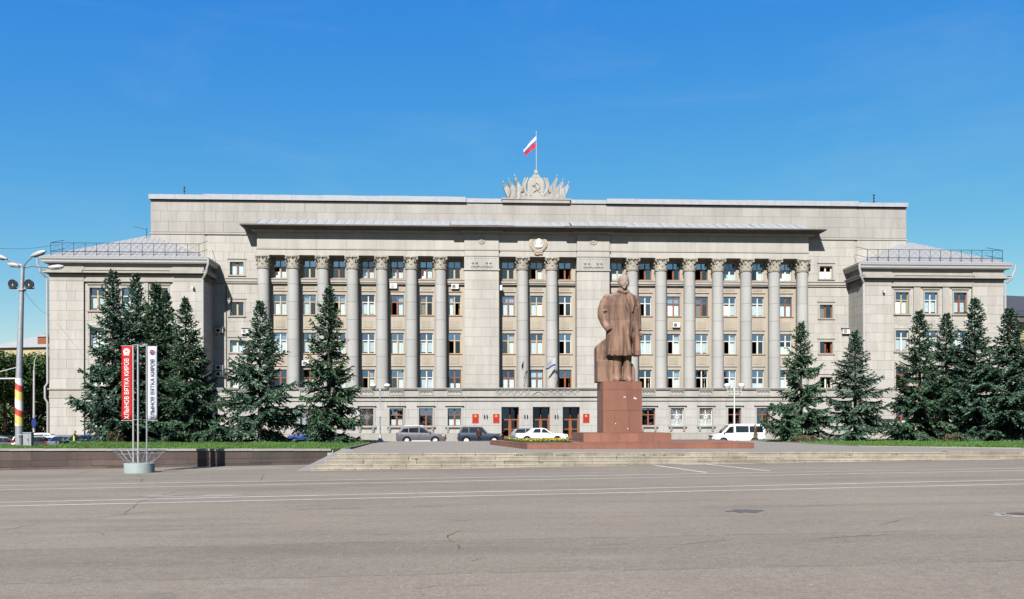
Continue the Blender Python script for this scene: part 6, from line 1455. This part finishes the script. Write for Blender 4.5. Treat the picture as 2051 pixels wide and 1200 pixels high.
# ---------------------------------------------------------------- twin globe lamps on the plaza
def globe_lamp(px, Y, zb, label, ytop, white):
    x = at(px, 0, Y).x; Hh = EYE-(ytop-CYH)/F*Y-zb; m_ = M['ac'] if white else M['grey_steel']
    t = thing('globe_lamp', label, 'street lamp', (x, Y, zb), 0, 'twin globe lamps before the building')
    q = MB(); q.lathe([(.30, -.3), (.30, .12), (.22, .2), (.14, .3), (.09, .6), (.065, .7), (.058, 2.0), (.08, 2.03), (.08, 2.12), (.045, 2.18), (.04, Hh-.62), (.09, Hh-.55), (.04, Hh-.4), (.0, Hh-.2)], 14)
    q.obj('post', m_, t, smooth=35)
    b = MB(); b.tube([(-.56, 0, Hh-.42), (-.50, 0, Hh-.62), (-.25, 0, Hh-.58), (0, 0, Hh-.66), (.25, 0, Hh-.58), (.50, 0, Hh-.62), (.56, 0, Hh-.42)], .028, 6)
    for sd in (-1, 1): b.tube([(sd*.08, 0, Hh-.75), (sd*.2, 0, Hh-.80), (sd*.3, 0, Hh-.70), (sd*.24, 0, Hh-.62)], .018, 5); b.tube([(sd*.56, 0, Hh-.45), (sd*.56, 0, Hh-.95), (sd*.52, 0, Hh-1.0)], .015, 5)
    b.obj('arm', m_, t, smooth=True)
    for sd in (-1, 1):
        g_ = MB(); g_.lathe([(.0, .28), (.16, .27), (.24, .18), (.25, .10), (.20, .02)], 18, (sd*.56, 0, Hh-.26)); g_.obj('globe', M['white'], t, smooth=True)
        c_ = MB(); c_.lathe([(.255, .09), (.20, -.04), (.10, -.20), (.04, -.26)], 18, (sd*.56, 0, Hh-.26)); c_.obj('lamp_cup', m_, t, smooth=True)
globe_lamp(761.5, 69.5, .45, 'grey twin globe lamp left of the silver SUV', 768.5, False)
globe_lamp(1471, 68.6, .50, 'white ornate twin globe lamp before the white van', 769.5, True)

# ---------------------------------------------------------------- banner stand
Y = 37.6; p0 = at(279, 945, Y); zb = .0127*p0.x; zpx = lambda py: EYE-(py-CYH)/F*Y-zb
bs_ = thing('banner_stand', 'advertising stand with three upright poles, wire basket and round concrete foot', 'stand', (p0.x, Y, zb))
M['conc'] = solid('painted_concrete', (.30, .36, .355), .7, 0, .08, 4)
MB().lathe([(.62, 0), (.62, .40), (.60, .42), (0, .42)], 40).obj('foot', M['conc'], bs_, smooth=30)
POL = [(-.20, -.14), (.075, -.30), (.28, .10)]
for i, (x, y) in enumerate(POL): MB().tube([(x, y, .40), (x, y, zpx(690))], .035, 8).obj('pole', M['pipe'] if i < 2 else M['grey_steel'], bs_)
q = MB()
for z in (zpx(690), zpx(839), 1.0): q.tube([(x, y, z) for x, y in POL + POL[:1]], .018, 6)
q.obj('brace', M['grey_steel'], bs_)
q = MB(); n_ = 18
for k in range(n_):
    a = 2*math.pi*k/n_; c_, s_ = math.cos(a), math.sin(a); q.tube([(c_*.42, s_*.42, .42), (c_*.70, s_*.70, .58), (c_*1.05, s_*1.05, .97)], .008, 4)
for r_, z in ((1.08, .97), (.93, .82)): q.tube([(r_*math.cos(2*math.pi*k/28), r_*math.sin(2*math.pi*k/28), z) for k in range(29)], .012, 4)
q.obj('wire_basket', M['grey_steel'], bs_)
M['ban_red'] = solid('red_banner_cloth', (.42, .006, .006), .7, 0, .03); M['ban_white'] = solid('pale_banner_cloth', (.55, .58, .66), .75, 0, .03); M['ban_blue'] = solid('navy_banner_cloth', (.012, .02, .10), .7, 0, .05); M['ink_w'] = solid('white_print', (.78, .78, .77), .7, 0, 0); M['ink_d'] = solid('dark_print', (.05, .05, .075), .7, 0, .0)
M['ink_m'] = solid('maroon_print', (.28, .06, .12), .7, 0, .0)
def text_mesh(body, size, mat, extr=.004, bold=.02):
    c = bpy.data.curves.new('lettering', 'FONT'); c.body = body; c.size = size; c.extrude = extr; c.offset = bold*size; c.align_y = 'CENTER'
    o = bpy.data.objects.new('tmp_text', c); COL.objects.link(o); dg = bpy.context.evaluated_depsgraph_get(); dg.update()
    me = bpy.data.meshes.new_from_object(o.evaluated_get(dg)); bpy.data.objects.remove(o); bpy.data.curves.remove(c)
    me.name = 'lettering'; me.materials.clear(); me.materials.append(M[mat]); return me
BZ0, BZ1 = zpx(840), zpx(692)
def banner(pole, ang, w, mat, ink, label, logo, bold):
    x, y = POL[pole]; t = thing('banner', label, 'banner', (p0.x+x, Y+y, zb), ang, 'upright banners on the stand')
    # cloth hangs between a top and a bottom rod that stick out from the pole; local +x points away from the pole
    H_ = BZ1-BZ0; mb = MB(); vs = []
    for j in range(13):
        for i in range(5):
            u, v = i/4, j/12; vs.append((.045+u*w, .012*math.sin(v*9+u*2)*u, BZ0+v*H_))
    mb.add(vs, [(j*5+i, j*5+i+1, j*5+i+6, j*5+i+5) for j in range(12) for i in range(4)]); o = mb.obj('cloth', M[mat], t, smooth=True)
    sd = o.modifiers.new('s', 'SOLIDIFY'); sd.thickness = .006
    MB().tube([(0, 0, BZ1+.01), (w+.07, 0, BZ1+.01)], .014, 6).tube([(0, 0, BZ0-.02), (w+.07, 0, BZ0-.02)], .014, 6).obj('rod', M['grey_steel'], t)
    me = text_mesh('ХЛЫНОВ ВЯТКА КИРОВ', .40, ink, .003, bold); xs_ = [v.co.x for v in me.vertices]; ys_ = [v.co.y for v in me.vertices]
    Lw, hh = max(xs_)-min(xs_), max(ys_)-min(ys_); want = H_*.815
    flip = abs(ang) > 1.6      # cloth points left: its readable face is the local +y side
    for v in me.vertices:
        a = (v.co.x-min(xs_))/Lw*want; b = (v.co.y-(max(ys_)+min(ys_))/2)/hh*w*.44
        xx = .045+w*.5 + (b if flip else -b)
        v.co = (xx, (.028 if flip else -.028) + v.co.z, BZ0+H_*.015+a)
    place('lettering', me, t)
    # round town badge: ring, ship-like strokes
    lg = MB(); cz = BZ1-H_*.077; r_ = w*.30; cx_ = .045+w*.5; yy = .024 if flip else -.024
    def ringp(r0, r1, mb_, mi=0, n=26):
        mb_.lathe([(r0, -.003), (r1, -.003), (r1, .003), (r0, .003)], n, (cx_, yy, cz), mi, 'y', False)
    if logo == 'w':
        ringp(.001, r_, lg, 0); lg.box(cx_-r_*.9, cx_+r_*.9, yy-.003, yy+.003, cz-r_*1.12, cz-r_*.9); lg.obj('badge', M['ink_w'], t)
        l2 = MB(); y2 = yy + (.006 if flip else -.006)
        for (xa, za, xb, zb_) in [(-.6, -.35, .0, .6), (0, .6, .15, -.2), (.15, -.2, .55, .45), (-.45, -.55, .6, -.4), (-.2, .1, .4, .1)]: l2.tube([(cx_+xa*r_, y2, cz+za*r_), (cx_+xb*r_, y2, cz+zb_*r_)], r_*.09, 5)
        l2.obj('badge_mark', M[mat], t)
    else:
        ringp(r_*.72, r_*1.02, lg, 0)
        y2 = yy
        for (xa, za, xb, zb_) in [(-.5, -.3, .0, .5), (0, .5, .15, -.2), (.15, -.2, .5, .4), (-.45, -.5, .5, -.4)]: lg.tube([(cx_+xa*r_, y2, cz+za*r_), (cx_+xb*r_, y2, cz+zb_*r_)], r_*.12, 5)
        lg.obj('badge', M['ink_m'], t)
banner(0, math.pi-.04, .46, 'ban_red', 'ink_w', 'red vertical banner with white lettering on the stand', 'w', .003)
banner(2, .03+.25, .37, 'ban_white', 'ink_d', 'pale blue-white vertical banner with dark lettering on the stand', 'm', .004)
banner(1, R(104), .40, 'ban_blue', 'ink_w', 'navy vertical banner seen nearly edge-on between the stand poles', 'w', .004)

# ---------------------------------------------------------------- things fixed to the building
acm = {}
def aircon(u, v, z, label, rot=0, roof=False, w=.80):
    t = thing('air_conditioner', label, 'air conditioner', bl(u, v, z), TH+rot, 'air conditioners on the facade')
    if 'b' not in acm:
        q = MB(); q.box(-.40, .40, -.34, -.04, 0, .56); acm['b'] = q.mesh('housing', M['ac'])
        g_ = MB()
        for r_ in (.06, .11, .16, .20): g_.lathe([(r_-.012, -.375), (r_+.012, -.375), (r_+.012, -.357), (r_-.012, -.357)], 18, (-.12, 0, .28), axis='y')
        g_.prism([(-.12+.215*math.cos(2*math.pi*i/20), .28+.215*math.sin(2*math.pi*i/20)) for i in range(20)], 'y', -.355, -.33); acm['g'] = g_.mesh('fan_grille', M['grey_steel'])
        k_ = MB(); 
        for x in (-.32, .32): k_.prism([(0, 0), (-.36, 0), (-.36, -.03), (-.06, -.22), (0, -.22)], 'x', x-.02, x+.02)
        acm['k'] = k_.mesh('bracket', M['iron']); r2 = MB(); r2.add([(-.5, -.48, .62), (.5, -.48, .62), (.5, 0, .72), (-.5, 0, .72), (-.5, -.48, .60), (.5, -.48, .60), (.5, 0, .70), (-.5, 0, .70)], [(0, 1, 2, 3), (7, 6, 5, 4), (0, 4, 5, 1), (2, 6, 7, 3), (1, 5, 6, 2), (0, 3, 7, 4)]); acm['r'] = r2.mesh('rain_cover', M['metal_white'])
        acm['p'] = MB().tube([(.40, -.1, .15), (.55, -.05, .15), (.55, -.02, -.4)], .018, 5).mesh('hose', M['iron'])
    place('housing', acm['b'], t); place('fan_grille', acm['g'], t); place('bracket', acm['k'], t); place('hose', acm['p'], t)
    if roof: place('rain_cover', acm['r'], t)
def U_(px, v): 
    k = (px-CX)/F; c, s = math.cos(TH), math.sin(TH); return (k*(97*1.0+v*c)-B.location.x+v*s)/(c-k*s)
def Z_(py, px, v): 
    u = U_(px, v); return EYE-(py-CYH + .0022*-(px-CX))*(97+u*math.sin(TH)+v*math.cos(TH))/F
for (px, py, v, lab, rf) in [(789, 577.5, .44, 'white air conditioner under the top windows, fifth bay from the left', 0), (912, 579, .44, 'white air conditioner under the top windows just left of the left pilaster', 0), (1354, 658, .44, 'white air conditioner on the wall right of the statue', 0),
    (613, 731, .44, 'white air conditioner low on the wall behind the tallest lone spruce', 0), (493, 667, -.02, 'air conditioner under a tin cover beside the first column on the left', 1), (441, 665, -.02, 'air conditioner under a tin cover in the shade of the left wing', 1),
    (441, 752, -.02, 'lower of the two low air conditioners in the shaded corner by the left wing', 0), (441, 739, -.02, 'upper of the two low air conditioners in the shaded corner by the left wing', 0), (1693, 672, -.02, 'air conditioner under a tin cover on the wall beside the right wing', 1)]:
    aircon(U_(px, v), v, Z_(py, px, v), lab, 0, rf)
aircon(-4.22, -.2, Z_(583, 1006, 0), 'narrow white air conditioner on the inner side of the left pilaster', R(90), 0)
aircon(35.3, -1.4, Z_(684, 1727, -2), 'white air conditioner on the side wall of the right wing', R(-90), 0)
def camera_box(u, v, z, label):
    t = thing('security_camera', label, 'security camera', bl(u, v, z), TH); q = MB(); q.box(-.09, .09, -.42, -.08, -.08, .10); q.box(-.11, .11, -.46, -.06, .10, .13); q.obj('housing', M['white'], t); MB().tube([(0, 0, .15), (0, -.2, .16), (0, -.2, .08)], .025, 6).obj('bracket', M['grey_steel'], t)
camera_box(-36.4, -3.52, 16.25, 'white security camera on the right pier of the left wing'); camera_box(37.6, -3.52, 16.25, 'white security camera on the left pier of the right wing')
# dark stacked horns on the roof
for (px, lab) in [(370, 'dark stacked loudspeaker mast on the left part of the roof edge'), (1751, 'dark stacked loudspeaker mast on the right part of the roof edge')]:
    t = thing('speaker_mast', lab, 'mast', bl(U_(px, .4), .4, 26.85), TH); q = MB(); q.tube([(0, 0, -.3), (0, 0, 1.15)], .035, 6); q.obj('pole', M['iron'], t)
    for z in (.30, .66, 1.0): MB().lathe([(.05, .12), (.10, .06), (.12, -.04), (.05, -.10)], 10, (.02, 0, z)).obj('horn', M['iron'], t)
    MB().box(-.22, .22, -.06, .06, .0, .08).obj('foot', M['iron'], t)
# aerial on the left wing roof
t = thing('tv_aerial', 'thin comb-like television aerial on the left wing roof', 'aerial', bl(-42.4, -.2, 22.5), TH); q = MB(); q.tube([(0, 0, -.4), (0, 0, .75)], .03, 6); q.tube([(.1, 0, .55), (-1.3, -.2, .85)], .016, 5)
for k in range(6): q.tube([(-.1-.22*k, -.3, .62+.05*k), (-.1-.22*k, .25, .62+.05*k)], .010, 4)
q.obj('mast', M['iron'], t)
# two flags on slanted poles on the balcony
def small_flag(name, px, ptop, pbot, xs_, cols, label, seed):
    v = -1.45; u0 = U_(px, v); z1, z0 = Z_(ptop, px, v-.7), 5.9
    t = thing(name, label, 'flag', bl(u0, v, 0), TH); MB().tube([(0, .25, z0-.05), (0, -.9, z1)], [.028, .02], 6).ball((0, -.91, z1+.04), .045, 8, 6).obj('pole', M['pipe'], t)
    dx = xs_*F**0/18.0; hh = (pbot-ptop)/18.0
    def fn(a, b):
        zz = z1-.03 - b*.85*(1-.2*a) - a*(hh-.72); yy = -.88 + b*.42 + .10*math.sin(6*a+b)
        return (dx*a + .05*math.sin(5*a+b*2+seed)*a, yy+.18*math.sin(4*a)*a, zz + .05*math.sin(7*a))
    cloth(12, 9, fn, lambda b, i: min(len(cols)-1, int(b*len(cols)))).obj('cloth', [M[c] for c in cols], t, smooth=True)
small_flag('balcony_flag', 1048.5, 719, 745, -4.5, ['f_white', 'f_blue', 'f_red', 'f_red', 'f_red'], 'narrow furled tricolour flag, mostly red, before the left centre column', 1)
small_flag('balcony_flag', 1112, 716, 741, -20, ['f_white', 'f_white', 'f_white', 'f_blue'], 'white and blue flag streaming left before the right centre column', 2)

# ---------------------------------------------------------------- houses behind, left and right
M['yellow'] = stone('yellow_plaster', (.46, .38, .21), None, .03, .14, .05); M['rooft'] = solid('weathered_roof', (.33, .34, .35), .7, .1, .10, 2); M['roofdark'] = solid('dark_roof', (.07, .07, .075), .6, .1, .12, 2)
t = thing('distant_house', 'yellow house with a grey metal roof and a dormer behind the leafy trees', 'house', (at(70, 0, 170).x, 170, -.3), R(-8))
zr1 = EYE-(657-CYH)/F*170+.3; ze1 = EYE-(694-CYH)/F*170+.3
MB().box(-10, 14, 0, 12, 0, ze1).obj('wall', M['yellow'], t)
rf = MB().add([(-10.6, -.6, ze1), (14.6, -.6, ze1), (14.6, 12.6, ze1), (-10.6, 12.6, ze1), (4.5, 6, zr1+.8), (9, 6, zr1+.8)], [(0, 1, 5, 4), (1, 2, 5), (2, 3, 4, 5), (3, 0, 4), (0, 3, 2, 1)]).obj('roof', M['rooft'], t)
MB().box(.3, 2.6, .4, 4, ze1+.5, ze1+2.1).obj('dormer', M['wood_brown'], rf); MB().add([(0, .2, ze1+2.1), (2.9, .2, ze1+2.1), (2.9, 4.5, ze1+2.5), (0, 4.5, ze1+2.5), (1.45, .2, ze1+2.8), (1.45, 5, ze1+3)], [(0, 4, 5, 3), (4, 1, 2, 5), (0, 1, 4)]).obj('dormer_roof', M['rooft'], rf); MB().box(2.7, 3.6, 5, 6, zr1-.8, zr1+2).obj('chimney', M['white'], rf)
for x in range(-8, 13, 3):
    for z in (ze1-2.6, ze1-6): f = MB().box(x-.7, x+.7, -.06, .0, z-.9, z+.9).obj('window', M['wood_white'], t); MB().box(x-.6, x+.6, -.075, -.065, z-.8, z+.8).obj('pane', M['car_glass'], f)
Yr = 118.; xr = at(2009, 0, Yr).x; zee = EYE-(634-CYH)/F*Yr
t = thing('yellow_house', 'yellow house with a dark roof at the right edge behind the spruces', 'house', (xr, Yr, -.2), R(16))
MB().box(.4, 26, 0, 14, 0, zee).obj('wall', M['yellow'], t); rf = MB().add([(-1, -1.3, zee), (27, -1.3, zee), (27, 15, zee), (-1, 15, zee), (5.5, 7, zee+4.2), (20, 7, zee+4.2)], [(0, 1, 5, 4), (1, 2, 5), (2, 3, 4, 5), (3, 0, 4), (0, 3, 2, 1)]).obj('roof', M['roofdark'], t)
MB().box(-.8, 26.8, -1.1, 0, zee-.75, zee-.02).obj('eaves', M['soffit'], t)
rr = MB()
for z in (.35, .8): rr.tube([(0, -.6, zee+z), (26, -.6, zee+z)], .03, 4)
for k in range(18): rr.tube([(k*1.5, -.6, zee), (k*1.5, -.6, zee+.8)], .025, 4)
rr.obj('roof_rail', M['iron'], t)
for x in (2.3, 5.2, 8.1, 11, 13.9):
    for z in (zee-2.6, zee-6.2, zee-9.8): f = MB().box(x-.62, x+.62, -.07, .0, z-1, z+1).obj('window', M['wood_white'], t); MB().box(x-.52, x+.52, -.085, -.075, z-.9, z+.9).obj('pane', M['car_glass'], f)
# overhead cables
def cable(pts, label):
    t = MB(); P_ = []
    for (a, b) in zip(pts[:-1], pts[1:]):
        for i in range(10): s_ = i/9; P_.append(Vector(a)*(1-s_)+Vector(b)*s_ - Vector((0, 0, 4*.35*s_*(1-s_))))
    return tag(t.tube(P_, .012, 4).obj('overhead_cable', M['iron']), label, 'cable')
cable([tuple(at(-60, 489, 60)), tuple(at(118, 487, 87))], 'thin overhead cable running from the left edge to the wing roof')
cable([tuple(at(47, 578, 48)), tuple(at(101, 628, 90))], 'thin cable slanting from the floodlights down to the left wing')
